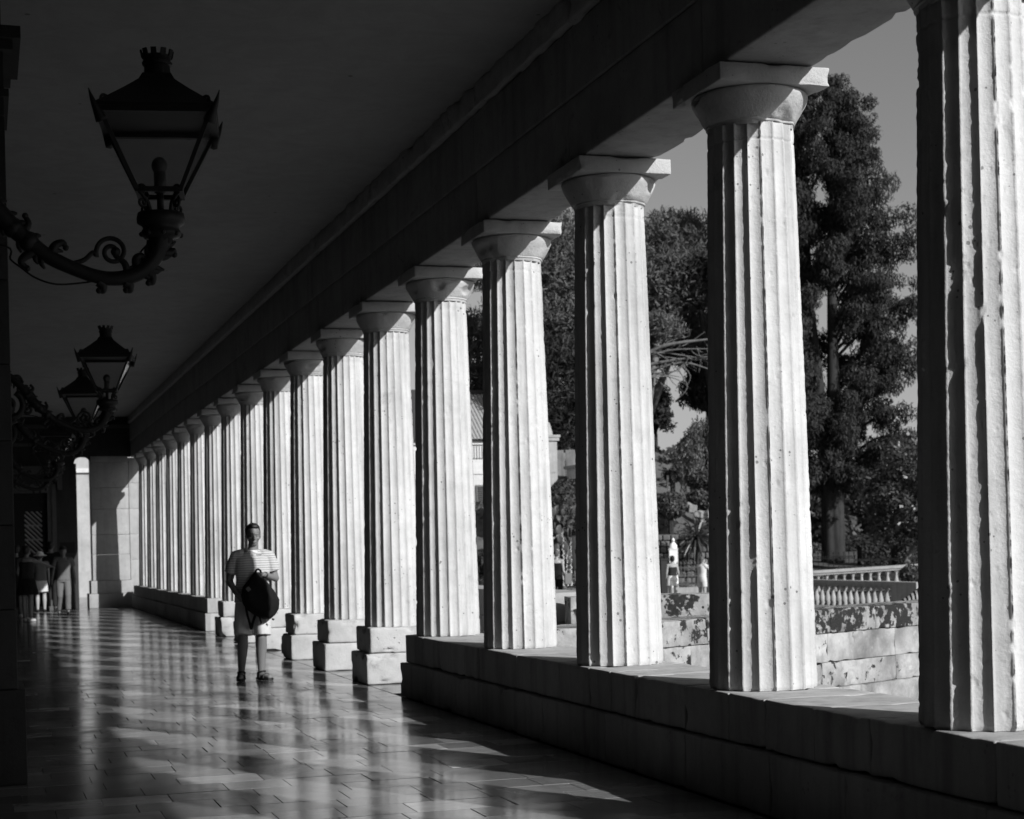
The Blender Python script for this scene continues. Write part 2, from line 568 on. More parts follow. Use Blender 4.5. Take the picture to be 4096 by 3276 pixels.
M['cypress_leaf'] = leaf_mat('cypress foliage', 0.024, 0.062, 0.15, 0.7)
M['pine_leaf'] = leaf_mat('pine foliage', 0.07, 0.15, 0.2, 0.6)
M['gloss_leaf'] = leaf_mat('glossy leaves', 0.03, 0.08, 0.5, 0.42)
M['weep_leaf'] = leaf_mat('weeping foliage', 0.07, 0.17, 0.3, 0.5, 0.3)
M['shrub_leaf'] = leaf_mat('shrub foliage', 0.03, 0.09, 0.3, 0.5)
M['dark_leaf'] = leaf_mat('dark foliage', 0.02, 0.05, 0.2, 0.6)
M['blade'] = leaf_mat('stiff blade leaves', 0.04, 0.10, 0.5, 0.4)
M['grass'] = leaf_mat('lawn grass', 0.07, 0.14, 0.2, 0.7)
M['cactus'] = leaf_mat('cactus pad', 0.035, 0.085, 0.3, 0.5, 0.0)


def glass_mat():
    m, nt, b, out = new_mat('lantern glass'); k = N(nt)
    nt.nodes.remove(b)
    t = k.new('ShaderNodeBsdfTransparent'); t.inputs[0].default_value = (0.93, 0.93, 0.93, 1)
    g = k.new('ShaderNodeBsdfGlossy'); g.inputs['Roughness'].default_value = 0.12
    lw = k.new('ShaderNodeLayerWeight'); lw.inputs[0].default_value = 0.35
    mx = k.new('ShaderNodeMixShader')
    k.link(k.math('MULTIPLY_ADD', lw.outputs['Fresnel'], 0.35, 0.03), mx.inputs[0])
    k.link(t.outputs[0], mx.inputs[1]); k.link(g.outputs[0], mx.inputs[2])
    k.link(mx.outputs[0], out.inputs[0])
    return m


M['glass'] = glass_mat()


def stripe_mat(name, lo, hi, pitch, duty=0.45, axis=2):
    m, nt, b, out = new_mat(name); k = N(nt)
    tc = k.new('ShaderNodeTexCoord'); s = k.new('ShaderNodeSeparateXYZ')
    k.link(tc.outputs['Object'], s.inputs[0])
    wob = k.noise(tc.outputs['Object'], 6.0, 2)
    z = k.math('MULTIPLY_ADD', wob, 0.02, s.outputs[axis])
    f = k.math('FRACT', k.math('MULTIPLY', z, 1.0 / pitch))
    t = k.math('GREATER_THAN', f, duty)
    g = k.math('MULTIPLY_ADD', t, hi - lo, lo)
    k.link(k.grey(g), b.inputs['Base Color'])
    b.inputs['Roughness'].default_value = 0.9
    b.inputs['Specular IOR Level'].default_value = 0.15
    return m


M['tshirt'] = stripe_mat('striped jersey', 0.29, 0.50, 0.027, 0.42)
M['zebra'] = stripe_mat('zebra print cloth', 0.02, 0.45, 0.05, 0.5, 1)

# ------------------------------------------------------------------ dimensions of the portico (x to the garden, y along it)
PITCH = 2.345
A0 = 6.74
CX = 4.365            # line of the column axes
Z_PL = 0.615          # top of the plinth
Z_AB = 4.065          # underside of the abacus
Z_SO = 4.185          # soffit
Z_CE = 5.32           # ceiling
Y_END = 48.55          # front of the end wall
Y_REAR = -5.2


def col_y(k):
    return A0 + PITCH * k


# ------------------------------------------------------------------ ground, floor
def ground_z(x, y):
    d = np.hypot(x - 5, y)
    base = -0.36 - 0.10 * np.clip((d - 8) / 20, 0, 1) + 0.5 * np.clip((d - 62) / 14, 0, 1)
    far = np.clip((d - 95) / 200, 0, 1) ** 1.3 * 10
    base = base - 0.85 * np.clip((x - 23.5) / 3, 0, 1) * np.clip((d - 24) / 12, 0, 1) * (1 - np.clip((d - 67) / 7, 0, 1))   # sunken court of the garden steps
    return base + far


gx = np.concatenate([np.linspace(-900, -20, 14), np.linspace(-10, 70, 65), np.linspace(85, 900, 18)])
gy = np.concatenate([np.linspace(-400, -30, 8), np.linspace(-20, 120, 100), np.linspace(140, 1500, 18)])
GX, GY = np.meshgrid(gx, gy, indexing='ij')
GZ = ground_z(GX, GY) + 0.05 * fbm(np.stack([GX.ravel() * 0.3, GY.ravel() * 0.3, GX.ravel() * 0], 1), 3).reshape(GX.shape)
GZ = np.where((GX < 5.4) & (GY < 62), -0.55, GZ)
ni, nj = GX.shape
ii, jj = np.meshgrid(np.arange(ni - 1), np.arange(nj - 1), indexing='ij')
gq = np.stack([ii * nj + jj, (ii + 1) * nj + jj, (ii + 1) * nj + jj + 1, ii * nj + jj + 1], -1).reshape(-1, 4)


def ground_mat():
    m, nt, b, out = new_mat('garden ground'); k = N(nt)
    geo = k.new('ShaderNodeNewGeometry')
    n1 = k.noise(geo.outputs['Position'], 0.35, 5, 0.6)
    n2 = k.noise(geo.outputs['Position'], 9.0, 5, 0.7)
    g = k.ramp(n1, [(0.35, 0.10), (0.6, 0.18)])
    g = k.math('MULTIPLY', g, k.math('MULTIPLY_ADD', n2, 0.5, 0.75))
    k.link(k.grey(g), b.inputs['Base Color'])
    k.link(k.bump(n2, 0.5, 0.03), b.inputs['Normal'])
    b.inputs['Roughness'].default_value = 0.95
    return m


structure(link('ground', mesh_np('ground', np.stack([GX, GY, GZ], -1).reshape(-1, 3), gq, [ground_mat()], True)))

fl = MB().box(-0.6, 5.15, Y_REAR, 62.0, -0.5, -0.012)
floor = structure(fl.build('floor', M['joint']))

# floor tiles: rows across the walk, broken joints
ROW = 0.345
tile_variants = []
for vv in range(4):
    tile_variants.append(rough_block(1.0, 1.0, 0.03, 90 + vv, M['tile'], seg=0.6, bev=0.005, amp=0.0, name='floor_tile', smooth=False))
tr = random.Random(11)
near_tiles = []; far_tiles = []
y = Y_REAR; row = 0
while y < 61.8:
    d = ROW * tr.uniform(0.94, 1.06)
    x0 = -0.5 if y < 11.5 else 0.0
    segs = [(x0, 3.965)]
    x = x0 - tr.uniform(0, 0.4)
    edges = [x0]
    while True:
        x += tr.choice((0.40, 0.46, 0.52, 0.58, 0.36)) * tr.uniform(0.97, 1.03)
        if x > 3.965 - 0.15:
            break
        if x > x0 + 0.12:
            edges.append(x)
    edges.append(3.965)
    cells = [(edges[i], edges[i + 1]) for i in range(len(edges) - 1)]
    if y > 16.6 and y < 32.0:
        cells += [(3.975, 4.45), (4.455, 4.98)]
    for (a, b2) in cells:
        gp_ = tr.choice((0.0015, 0.0025, 0.004, 0.007)); rec = (0.5 * (a + b2) + tr.uniform(-.001, .001), y + d / 2, b2 - a - gp_, d - tr.choice((0.0015, 0.003, 0.006)), tr.random())
        # seen nearest first: tiles inside the frame come as objects of their own
        inframe = y > 8.7 and a > (y * 0.03 - 0.2) and a < 0.42 * y
        (near_tiles if inframe and len(near_tiles) < 285 else far_tiles).append(rec)
    y += d; row += 1
for (x, yy, sx, sy, t) in near_tiles:
    link('floor_tile', tile_variants[int(t * 3.99)], floor, (x, yy, -0.015 + tr.uniform(-0.0008, 0.0008)),
         (R(tr.gauss(0, 0.03)), R(tr.gauss(0, 0.03)), R(tr.gauss(0, 0.2))), (sx, sy, 1.0))
VT = []; TT = []
corner = np.array([(-.5, -.5), (.5, -.5), (.5, .5), (-.5, .5)])
for (x, yy, sx, sy, t) in far_tiles:
    s1, s2 = R(tr.gauss(0, 0.03)), R(tr.gauss(0, 0.03))
    for (u, w) in corner:
        VT.append((x + u * sx, yy + w * sy, u * sx * math.tan(s2) + w * sy * math.tan(s1)))
    TT.append(t)
VT = np.array(VT); n = len(TT)
V2 = np.concatenate([VT, VT - (0, 0, 0.012)])
q = np.arange(4 * n).reshape(n, 4)
sides = np.concatenate([np.stack([q[:, k], q[:, k] + 4 * n, q[:, (k + 1) % 4] + 4 * n, q[:, (k + 1) % 4]], 1) for k in range(4)])
tm = mesh_np('floor_tiles', V2, np.concatenate([q, sides]), [M['tile']])
at_ = tm.attributes.new('tone', 'FLOAT', 'FACE'); at_.data.foreach_set('value', np.array(TT * 5, np.float32))
tf = stuff(link('floor_tiles', tm, floor))

# ------------------------------------------------------------------ ceiling and roof
cl = MB().box(-0.7, 4.18, Y_REAR - 0.3, Y_END + 0.4, Z_CE, Z_CE + 0.25)
structure(cl.build('ceiling', M['ceiling']))

# ------------------------------------------------------------------ walls of the palace on the left and at the far end, and a rear light block
pw = thing('palace_wall', 'dark stone wall of the palace along the left edge, with a projecting pier', 'wall')
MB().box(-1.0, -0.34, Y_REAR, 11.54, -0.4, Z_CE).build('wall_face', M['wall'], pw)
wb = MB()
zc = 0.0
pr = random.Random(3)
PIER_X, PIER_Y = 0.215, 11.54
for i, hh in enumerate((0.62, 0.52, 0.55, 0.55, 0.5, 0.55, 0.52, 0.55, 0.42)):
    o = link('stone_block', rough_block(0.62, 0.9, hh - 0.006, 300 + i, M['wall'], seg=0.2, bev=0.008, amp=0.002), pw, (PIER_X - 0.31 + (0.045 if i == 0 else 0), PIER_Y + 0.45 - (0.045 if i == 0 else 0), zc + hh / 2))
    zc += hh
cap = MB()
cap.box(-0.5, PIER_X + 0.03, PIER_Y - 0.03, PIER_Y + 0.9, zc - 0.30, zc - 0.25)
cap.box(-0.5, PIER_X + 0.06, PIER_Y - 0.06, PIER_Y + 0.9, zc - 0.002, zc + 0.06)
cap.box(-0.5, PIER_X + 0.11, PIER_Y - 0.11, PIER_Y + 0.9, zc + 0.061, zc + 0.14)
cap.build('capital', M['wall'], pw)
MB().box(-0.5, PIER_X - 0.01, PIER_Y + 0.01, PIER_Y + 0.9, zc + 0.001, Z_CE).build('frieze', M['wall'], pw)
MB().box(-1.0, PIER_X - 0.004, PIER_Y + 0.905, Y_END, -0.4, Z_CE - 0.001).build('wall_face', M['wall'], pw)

rw = MB().box(-1.0, 5.2, Y_REAR - 0.5, Y_REAR - 0.01, -0.4, Z_CE + 1.2)  # unseen, added to block sky light entering from behind
tag(rw.build('rear_light_block', M['wall']), 'unseen wall added behind the viewer to keep rear light out of the portico', 'wall')

# end wall with the doorway
ew = thing('end_wall', 'dark end wall of the portico with a tall latticed doorway', 'wall', (0, Y_END, 0))
EW = MB()
DX0, DX1, DZ = 0.30, 1.785, 3.22
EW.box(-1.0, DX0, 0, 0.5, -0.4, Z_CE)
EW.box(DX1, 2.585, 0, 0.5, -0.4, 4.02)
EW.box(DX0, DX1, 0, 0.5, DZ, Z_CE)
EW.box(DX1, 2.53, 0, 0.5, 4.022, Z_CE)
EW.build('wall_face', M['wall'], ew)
# lintel over the side opening with rounded shoulders
LT = MB()
def arc_wedge(cx, cz, r, a0, a1, corner_pt, y0, y1, n=8):
    pts = [(cx + r * math.cos(a0 + (a1 - a0) * i / n), cz + r * math.sin(a0 + (a1 - a0) * i / n)) for i in range(n + 1)] + [corner_pt]
    V = [(p[0], yv, p[1]) for yv in (y0, y1) for p in pts]; m = len(pts)
    LT.add(V, [np.array([list(range(m)), list(range(m, 2 * m))[::-1]]), np.array([(i, (i + 1) % m, m + (i + 1) % m, m + i) for i in range(m)])])
LT.box(2.532, 4.08, 0.003, 0.5, 4.22, Z_CE)
arc_wedge(2.73, 4.02, 0.2, PI / 2, PI, (2.53, 4.22), 0.003, 0.5)
arc_wedge(2.82, 4.07, 0.15, 0, PI / 2, (2.97, 4.22), 0.003, 0.5)
LT.build('lintel', M['wall'], ew)
fr = MB()
fr.box(DX0 - 0.24, DX0, -0.07, 0.1, 0, DZ + 0.24); fr.box(DX1, DX1 + 0.24, -0.07, 0.1, 0, DZ + 0.24)
fr.box(DX0 + 0.002, DX1 - 0.002, -0.07, 0.1, DZ, DZ + 0.24)
fr.box(DX0 - 0.19, DX0 - 0.12, -0.10, -0.07, 0, DZ + 0.2); fr.box(DX1 + 0.12, DX1 + 0.19, -0.10, -0.07, 0, DZ + 0.2)
dof = fr.build('door_frame', M['door_stone'], ew)
cn = MB()
cn.box(DX0 - 0.45, DX1 + 0.45, -0.12, 0.0, DZ + 0.52, DZ + 0.62); cn.box(DX0 - 0.5, DX1 + 0.5, -0.20, 0.0, DZ + 0.621, DZ + 0.74)
cn.build('cornice', M['door_stone'], ew)
for xx in (DX0 - 0.38, DX1 + 0.28):
    MB().box(xx, xx + 0.13, -0.13, 0.0, DZ + 0.08, DZ + 0.519).build('bracket', M['door_stone'], ew)
MB().box(2.10, 2.50, -0.02, 0.0, 1.55, 1.85).build('plaque', M['dark_wood'], ew)
# moulding bands across the upper wall
MB().box(-0.3, 2.52, -0.05, 0.0, 4.50, 4.60).build('string_course', M['door_stone'], ew)
MB().box(-0.3, 4.1, -0.08, 0.0, 5.0, 5.1).build('string_course', M['door_stone'], ew)
# the two door leaves with lattice panels
for s, (xa, xb) in enumerate(((DX0, 1.03), (1.035, DX1))):
    lf = MB()
    lf.box(xa, xa + 0.14, 0.10, 0.16, 1.15, 2.98); lf.box(xb - 0.14, xb, 0.10, 0.16, 1.15, 2.98)
    lf.box(xa + 0.14, xb - 0.14, 0.10, 0.16, 2.72, 2.98); lf.box(xa + 0.14, xb - 0.14, 0.10, 0.16, 1.15, 1.55)
    leaf = lf.build('door_leaf', M['dark_wood'], ew)
    la = MB()
    xm0, xm1, z0_, z1_ = xa + 0.14, xb - 0.14, 1.55, 2.72
    w = xm1 - xm0; hgt = z1_ - z0_
    la.box(xm0, xm1, 0.165, 0.17, z0_, z1_)
    la.build('backing', M['black_cloth'], leaf); la = MB()
    t = -hgt
    while t < w:
        xa_, xb_ = max(xm0, xm0 + t), min(xm1, xm0 + t + hgt)
        if xb_ > xa_ + .02:
            la.tube([(xa_, 0.125, z1_ - (xa_ - xm0 - t)), (xb_, 0.125, z1_ - (xb_ - xm0 - t))], 0.028, 4)
        t += 0.135
    for zb_ in (z0_ + hgt / 3, z0_ + 2 * hgt / 3):
        la.box(xm0, xm1, 0.10, 0.12, zb_ - .02, zb_ + .02)
    la.build('lattice', M['lattice'], leaf)
MB().box(DX0, DX1, 0.09, 0.16, 2.985, DZ).build('transom', M['dark_wood'], ew)
MB().box(DX0 - 0.3, DX1 + 0.3, 3.2, 3.3, 0.0, 3.6).build('dark_passage_sheet', M['black_cloth'], ew)  # black sheet standing in for the shade inside the passage

# stone pier where the colonnade ends
pi_ = thing('corner_pier', 'tall square stone pier closing the far end of the colonnade, part in sun', 'pier', (0, Y_END + 0.40, 0))
zz = 0.0
for i, (hh, ex) in enumerate(((0.40, 0.12), (0.36, 0.06), (0.72, 0), (0.55, 0), (0.72, 0), (0.60, 0), (0.70, 0), (0.72, 0))):
    if zz + hh > 4.225:
        hh = 4.225 - zz
    link('stone_block', rough_block(1.02 + 2 * ex, 0.8 + 2 * ex, hh - 0.005, 400 + i, M['pier'], seg=0.2, bev=0.01, amp=0.003), pi_, (3.48, 0.0, zz + hh / 2))
    zz += hh
an = thing('end_anta', 'narrow sunlit stone pilaster between the far pier and the last column', 'pilaster', (0, Y_END + 0.55, 0))
zz = Z_PL
for i in range(5):
    hh = (Z_SO - Z_PL) / 5
    link('stone_block', rough_block(0.74, 0.8, hh - 0.004, 420 + i, M['pier'], seg=0.2, bev=0.008, amp=0.002), an, (4.385, 0.0, zz + hh / 2))
    zz += hh
# sunlit building seen through the opening
gb = thing('gate_building', 'sunlit plastered building seen through the gap beside the far pier', 'building', (0, 62.0, 0))
MB().box(-2.0, 9.0, 0, 3.0, -0.4, 8.0).build('wall_face', M['pier'], gb)
MB().box(-2.0, 9.05, -0.12, 0.0, 4.40, 4.55).build('string_course', M['white_wall'], gb)
MB().box(-2.0, 9.05, -0.06, 0.0, 0.0, 0.9).build('base_course', M['pier'], gb)
MB().box(2.2, 3.15, -1.4, 0.0, 2.75, 3.1).build('balcony', M['white_wall'], gb)

# ------------------------------------------------------------------ entablature
en = thing('entablature', 'long stone architrave carried on the columns, its inner face in shade', 'entablature')
K0, K1 = -5, 18
bl_lo = []; 
for k in range(K0, K1):
    y0, y1 = col_y(k), col_y(k + 1)
    if k == K1 - 1:
        y1 = Y_END - 0.002
        if y1 - y0 < 0.3:
            continue
    L = y1 - y0
    near = -1 <= k <= 6
    seg = 0.07 if near else 0.4
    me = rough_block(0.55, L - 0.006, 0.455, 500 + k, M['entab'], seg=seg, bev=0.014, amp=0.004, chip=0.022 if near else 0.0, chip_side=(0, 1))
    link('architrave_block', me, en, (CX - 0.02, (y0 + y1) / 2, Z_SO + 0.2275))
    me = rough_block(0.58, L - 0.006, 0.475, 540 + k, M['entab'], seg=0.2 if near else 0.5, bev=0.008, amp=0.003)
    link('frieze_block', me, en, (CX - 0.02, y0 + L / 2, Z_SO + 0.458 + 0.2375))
# crumbling moulding under the ceiling
yy = Y_REAR
i = 0
while yy < Y_END - 0.1:
    L = min(2.345, Y_END - 0.005 - yy)
    near = 0 < yy < 22
    me = rough_block(0.16, L - 0.003, 0.20, 600 + i, M['moulding'], seg=0.06 if near else 0.3, bev=0.02, amp=0.038 if near else 0.02, freq=8, name='moulding')
    link('moulding', me, en, (CX - 0.28, yy + L / 2, Z_CE - 0.095))
    yy += L; i += 1
co = MB()
co.box(CX - 0.18, CX + 0.30, Y_REAR, Y_END - 0.005, Z_SO + 0.935, Z_CE + 0.5)
co.box(CX - 0.18, CX + 0.48, Y_REAR, Y_END - 0.005, Z_CE + 0.502, Z_CE + 0.8)
co.build('cornice', M['entab'], en)

# ------------------------------------------------------------------ plinths and pedestals
def course(parent, y0, y1, zlo, zhi, x0, x1, lens, seed, mat, near):
    y = y0; i = 0; r = random.Random(seed)
    while y < y1 - 0.01:
        L = min(r.choice(lens) * r.uniform(0.92, 1.08), y1 - y)
        if y1 - (y + L) < 0.3:
            L = y1 - y
        seg = 0.06 if near else 0.25
        me = rough_block(x1 - x0, L - 0.004, zhi - zlo - 0.003, seed * 10 + i, mat, seg=seg, bev=0.012, amp=0.0025, chip=0.022 if near else 0.008)
        link('stone_block', me, parent, ((x0 + x1) / 2, y + L / 2, (zlo + zhi) / 2))
        y += L; i += 1


YP1 = col_y(4) + 0.43
YP2 = col_y(11) - 0.43
pn = thing('plinth', 'long low stepped stone plinth under the five nearest columns', 'plinth', group='stepped plinths under the columns')
course(pn, Y_REAR, 6.2, 0.0, 0.335, 3.985, 4.80, (2.2,), 21, M['plinth'], False)
course(pn, Y_REAR, 6.2, 0.337, Z_PL, 4.035, 4.75, (2.2,), 22, M['plinth'], False)
course(pn, 6.2, YP1 + 0.045, 0.0, 0.335, 3.985, 4.80, (0.9, 1.15, 1.4), 23, M['plinth'], True)
course(pn, 6.2, YP1, 0.337, Z_PL, 4.035, 4.75, (0.45, 0.6, 0.8, 1.0), 24, M['plinth'], True)
pf = thing('plinth', 'far stretch of stepped stone plinth beyond the isolated pedestals', 'plinth', group='stepped plinths under the columns')
course(pf, YP2 - 0.045, Y_END - 0.35, 0.0, 0.335, 3.985, 4.80, (1.0, 1.3), 25, M['plinth'], False)
course(pf, YP2, Y_END - 0.35, 0.337, Z_PL, 4.035, 4.75, (0.8, 1.2), 26, M['plinth'], False)

ORD = ['nearest', 'second', 'third', 'fourth', 'fifth', 'farthest']
for i, k in enumerate(range(5, 11)):
    note = {0: ', its lower front corner broken', 1: ', its lower block set forward', 2: ' with a hole eroded at mid height', 3: ' partly behind the walking man', 4: ' just left of the walking man', 5: ' next to the far plinth'}[i]
    p = thing('pedestal', f'{ORD[i]} isolated two-block stone pedestal{note}', 'pedestal', (CX, col_y(k), 0), group='isolated pedestals of the entrance bays')
    seg = 0.035 if i < 3 else 0.08
    a = rough_block(0.80, 0.82, 0.333, 700 + i, M['pedestal'], seg=seg, bev=0.022, amp=0.010, chip=0.10 if i in (0, 2) else 0.05, freq=9)
    link('lower_block', a, p, (-0.0, -0.0, 0.168))
    a = rough_block(0.69, 0.72, 0.277, 720 + i, M['pedestal'], seg=seg, bev=0.025, amp=0.007, chip=0.04, freq=8)
    link('upper_block', a, p, (0, 0, 0.476))

# ------------------------------------------------------------------ columns
RB, RT = 0.316, 0.252
Z_NECK = 3.875


def shaft_mesh(seed, nth, nz, wear, chips):
    H = Z_NECK - Z_PL
    z = np.linspace(0, 1, nz)
    th = np.arange(20 * nth) * 2 * PI / (20 * nth)
    TH, ZZ = np.meshgrid(th, z, indexing='ij')
    r = RB + (RT - RB) * (0.85 * ZZ + 0.15 * ZZ ** 2)
    u = ((TH * 20 / (2 * PI)) % 1.0 - 0.5) * 2
    fl = np.sqrt(np.clip(1 - np.abs(u) ** 2.0, 0, 1))
    dep = 0.088 * r
    rr = r - dep * fl
    P0 = np.stack([np.cos(TH) * RB, np.sin(TH) * RB, ZZ * H], -1).reshape(-1, 3)
    lump = fbm(P0 * 3.0, seed, 2).reshape(TH.shape); fine = fbm(P0 * 22, seed + 9, 3).reshape(TH.shape)
    arr = np.clip((np.abs(u) - 0.78) / 0.22, 0, 1)
    c1 = vnoise(P0 * np.array((4, 4, 3.0)), seed + 20).reshape(TH.shape); c2 = vnoise(P0 * 30, seed + 21).reshape(TH.shape); c3 = vnoise(P0 * 13, seed + 22).reshape(TH.shape)
    c4 = vnoise(P0 * 55, seed + 24).reshape(TH.shape)
    chip = np.clip((0.6 * c3 + 0.4 * c2 - 0.60) * 5, 0, 1) * np.clip(c1 * 2.2 - 0.7, 0, 1) * (0.2 + 0.8 * c4)
    rr = rr - arr * (c4 - 0.3) * 0.0018 * wear + lump * 0.0014 * wear + fine * 0.0017 * wear * (0.5 + arr) - arr * chip * (c1 > 0.52) * 0.012 * chips - arr * 0.0012 * wear
    cr = np.random.default_rng(seed)
    dth, dz = 2 * PI / (20 * nth), H / (nz - 1)
    for _ in range(int(190 * chips)):
        pr_ = cr.uniform(0.004, 0.011) * (1 if cr.random() < 0.93 else 1.9); ct = cr.uniform(0, 2 * PI); cz = cr.uniform(0, H)
        wt = int(2.2 * pr_ / (RB * dth)) + 1; wz = int(3.0 * pr_ / dz) + 1
        ti = (int(ct / dth) + np.arange(-wt, wt + 1)); zi = int(cz / dz) + np.arange(-wz, wz + 1)
        zi = zi[(zi >= 0) & (zi < nz)]
        D = np.sqrt(((ti[:, None] * dth - ct) * RB) ** 2 + ((zi[None, :] * dz - cz) / cr.uniform(1.0, 1.8)) ** 2) / pr_
        rr[np.ix_(ti % (20 * nth), zi)] -= 0.55 * pr_ * np.clip(1.15 - D, 0, 0.8)
    # groove of the necking and dirt-rounded foot
    zz = ZZ * H
    rr -= 0.006 * np.exp(-((zz - (H - 0.095)) / 0.006) ** 2)
    rr -= 0.006 * np.clip(1 - zz / 0.02, 0, 1) * (0.5 + c2)
    V = np.stack([np.cos(TH) * rr, np.sin(TH) * rr, zz], -1).reshape(-1, 3)
    n1, n2 = TH.shape
    i, j = np.meshgrid(np.arange(n1), np.arange(n2 - 1), indexing='ij')
    q = np.stack([i * n2 + j, ((i + 1) % n1) * n2 + j, ((i + 1) % n1) * n2 + j + 1, i * n2 + j + 1], -1).reshape(-1, 4)
    return mesh_np('shaft', V, q, [M['column']], True)


def echinus_mesh(seed, n, wear):
    prof = [(RT - 0.004, -0.012), (RT + 0.001, 0.0), (RT + 0.004, 0.010), (RT + 0.010, 0.012), (RT + 0.010, 0.020), (RT + 0.008, 0.022), (RT + 0.016, 0.030),
            (0.281, 0.052), (0.297, 0.080), (0.312, 0.108), (0.325, 0.134), (0.334, 0.156), (0.338, 0.172), (0.336, 0.184), (0.328, 0.1905)]
    prof = np.array(prof)
    t = np.linspace(0, len(prof) - 1, 40)
    pr = np.stack([np.interp(t, np.arange(len(prof)), prof[:, c]) for c in (0, 1)], 1)
    an = np.arange(n) * 2 * PI / n
    A, _ = np.meshgrid(an, pr[:, 0], indexing='ij')
    RR = np.repeat(pr[None, :, 0], n, 0); Z = np.repeat(pr[None, :, 1], n, 0)
    P0 = np.stack([np.cos(A) * RR, np.sin(A) * RR, Z], -1).reshape(-1, 3)
    lump = fbm(P0 * 7, seed, 4).reshape(A.shape)
    c = vnoise(P0 * np.array((6, 6, 10.0)), seed + 4).reshape(A.shape); c2 = vnoise(P0 * 25, seed + 5).reshape(A.shape)
    br = np.clip((c - 0.62) * 5, 0, 1) * (0.4 + 0.8 * c2) * (Z < 0.18)
    RR = RR + lump * 0.008 * wear - br * 0.034 * wear
    V = np.stack([np.cos(A) * RR, np.sin(A) * RR, Z], -1).reshape(-1, 3)
    m = len(pr)
    i, j = np.meshgrid(np.arange(n), np.arange(m - 1), indexing='ij')
    q = np.stack([i * m + j, ((i + 1) % n) * m + j, ((i + 1) % n) * m + j + 1, i * m + j + 1], -1).reshape(-1, 4)
    return mesh_np('echinus', V, q, [M['capital']], True)


COL_LABEL = {
    0: 'deeply pitted fluted column at the right edge, nearest of the row',
    1: 'fluted column standing just left of the cypress view, second from the right',
    2: 'fluted column third from the right, left of the women by the iron fence',
    3: 'fluted column fourth from the right, on the near plinth',
    4: 'fluted column at the far end of the near plinth, fifth from the right',
    5: 'fluted column on the nearest isolated pedestal',
    6: 'fluted column on the second isolated pedestal',
    7: 'fluted column on the third isolated pedestal, right of the walking man',
    8: 'fluted column directly behind the walking man',
    9: 'fluted column on the fifth isolated pedestal, left of the walking man',
    10: 'fluted column on the farthest isolated pedestal',
    11: 'first fluted column on the far plinth, at its near end',
    12: 'second fluted column on the far plinth', 13: 'third fluted column on the far plinth',
    14: 'fourth fluted column on the far plinth', 15: 'fifth fluted column on the far plinth',
    16: 'sixth fluted column on the far plinth, last but one', 17: 'last fluted column of the row, next to the far pilaster',
    -1: 'fluted column beside the viewer, first past the right edge', -2: 'fluted column beside the viewer, second past the right edge', -3: 'fluted column behind the viewer, third past the right edge',
    -4: 'fluted column behind the viewer, fourth past the right edge', -5: 'fluted column behind the viewer, last before the added rear wall'}
lo_shaft = [shaft_mesh(800 + i, 8, 60, 1.0, 0.7) for i in range(3)]
lo_ech = [echinus_mesh(830 + i, 64, 0.8) for i in range(3)]
ab_lo = [rough_block(0.69, 0.69, 0.105, 850 + i, M['capital'], seg=0.12, bev=0.01, amp=0.004, chip=0.02) for i in range(3)]
for k in range(-5, 18):
    c = thing('doric_column', COL_LABEL[k], 'column', (CX, col_y(k), 0), group='fluted columns of the colonnade')
    if 0 <= k <= 3:
        sh = shaft_mesh(900 + k, 14, 520 if k < 2 else 320, 1.0 if k else 1.4, 2.3 if k == 0 else 1.4); ec = echinus_mesh(930 + k, 160, 1.3)
        ab = rough_block(0.69, 0.69, 0.108, 960 + k, M['capital'], seg=0.022, bev=0.009, amp=0.003, chip=0.016, freq=14)
    elif 4 <= k <= 7:
        sh = shaft_mesh(900 + k, 10, 140, 1.0, 1.1 if k != 4 else 1.8); ec = echinus_mesh(930 + k, 100, 1.3)
        ab = rough_block(0.69, 0.69, 0.108, 960 + k, M['capital'], seg=0.05, bev=0.010, amp=0.003, chip=0.014, freq=12)
    else:
        sh, ec, ab = lo_shaft[k % 3], lo_ech[k % 3], ab_lo[k % 3]
    link('shaft', sh, c, (0, 0, Z_PL + 0.001), (0, 0, R(6.4)))
    link('echinus', ec, c, (0, 0, Z_NECK - 0.001), (0, 0, k * 1.1))
    link('abacus', ab, c, (0, 0, Z_AB + 0.057))

# ------------------------------------------------------------------ wall lanterns of the palace wall
def spiral(cx, cz, r0_, r1_, a0, turns, n=36):
    t = np.linspace(0, 1, n)
    a = a0 + turns * 2 * PI * t
    r = r0_ + (r1_ - r0_) * t
    return np.stack([cx + r * np.cos(a), 0 * t, cz + r * np.sin(a)], 1)


def smooth_path(pts, n=40):
    pts = np.asarray(pts, float); m = len(pts)
    out = []
    t = np.linspace(0, m - 1, n)
    P = np.concatenate([[2 * pts[0] - pts[1]], pts, [2 * pts[-1] - pts[-2]]])
    for x in t:
        i = min(int(x), m - 2); f = x - i
        p0, p1, p2, p3 = P[i], P[i + 1], P[i + 2], P[i + 3]
        out.append(0.5 * (2 * p1 + (p2 - p0) * f + (2 * p0 - 5 * p1 + 4 * p2 - p3) * f * f + (3 * p1 - p0 - 3 * p2 + p3) * f ** 3))
    return np.array(out)


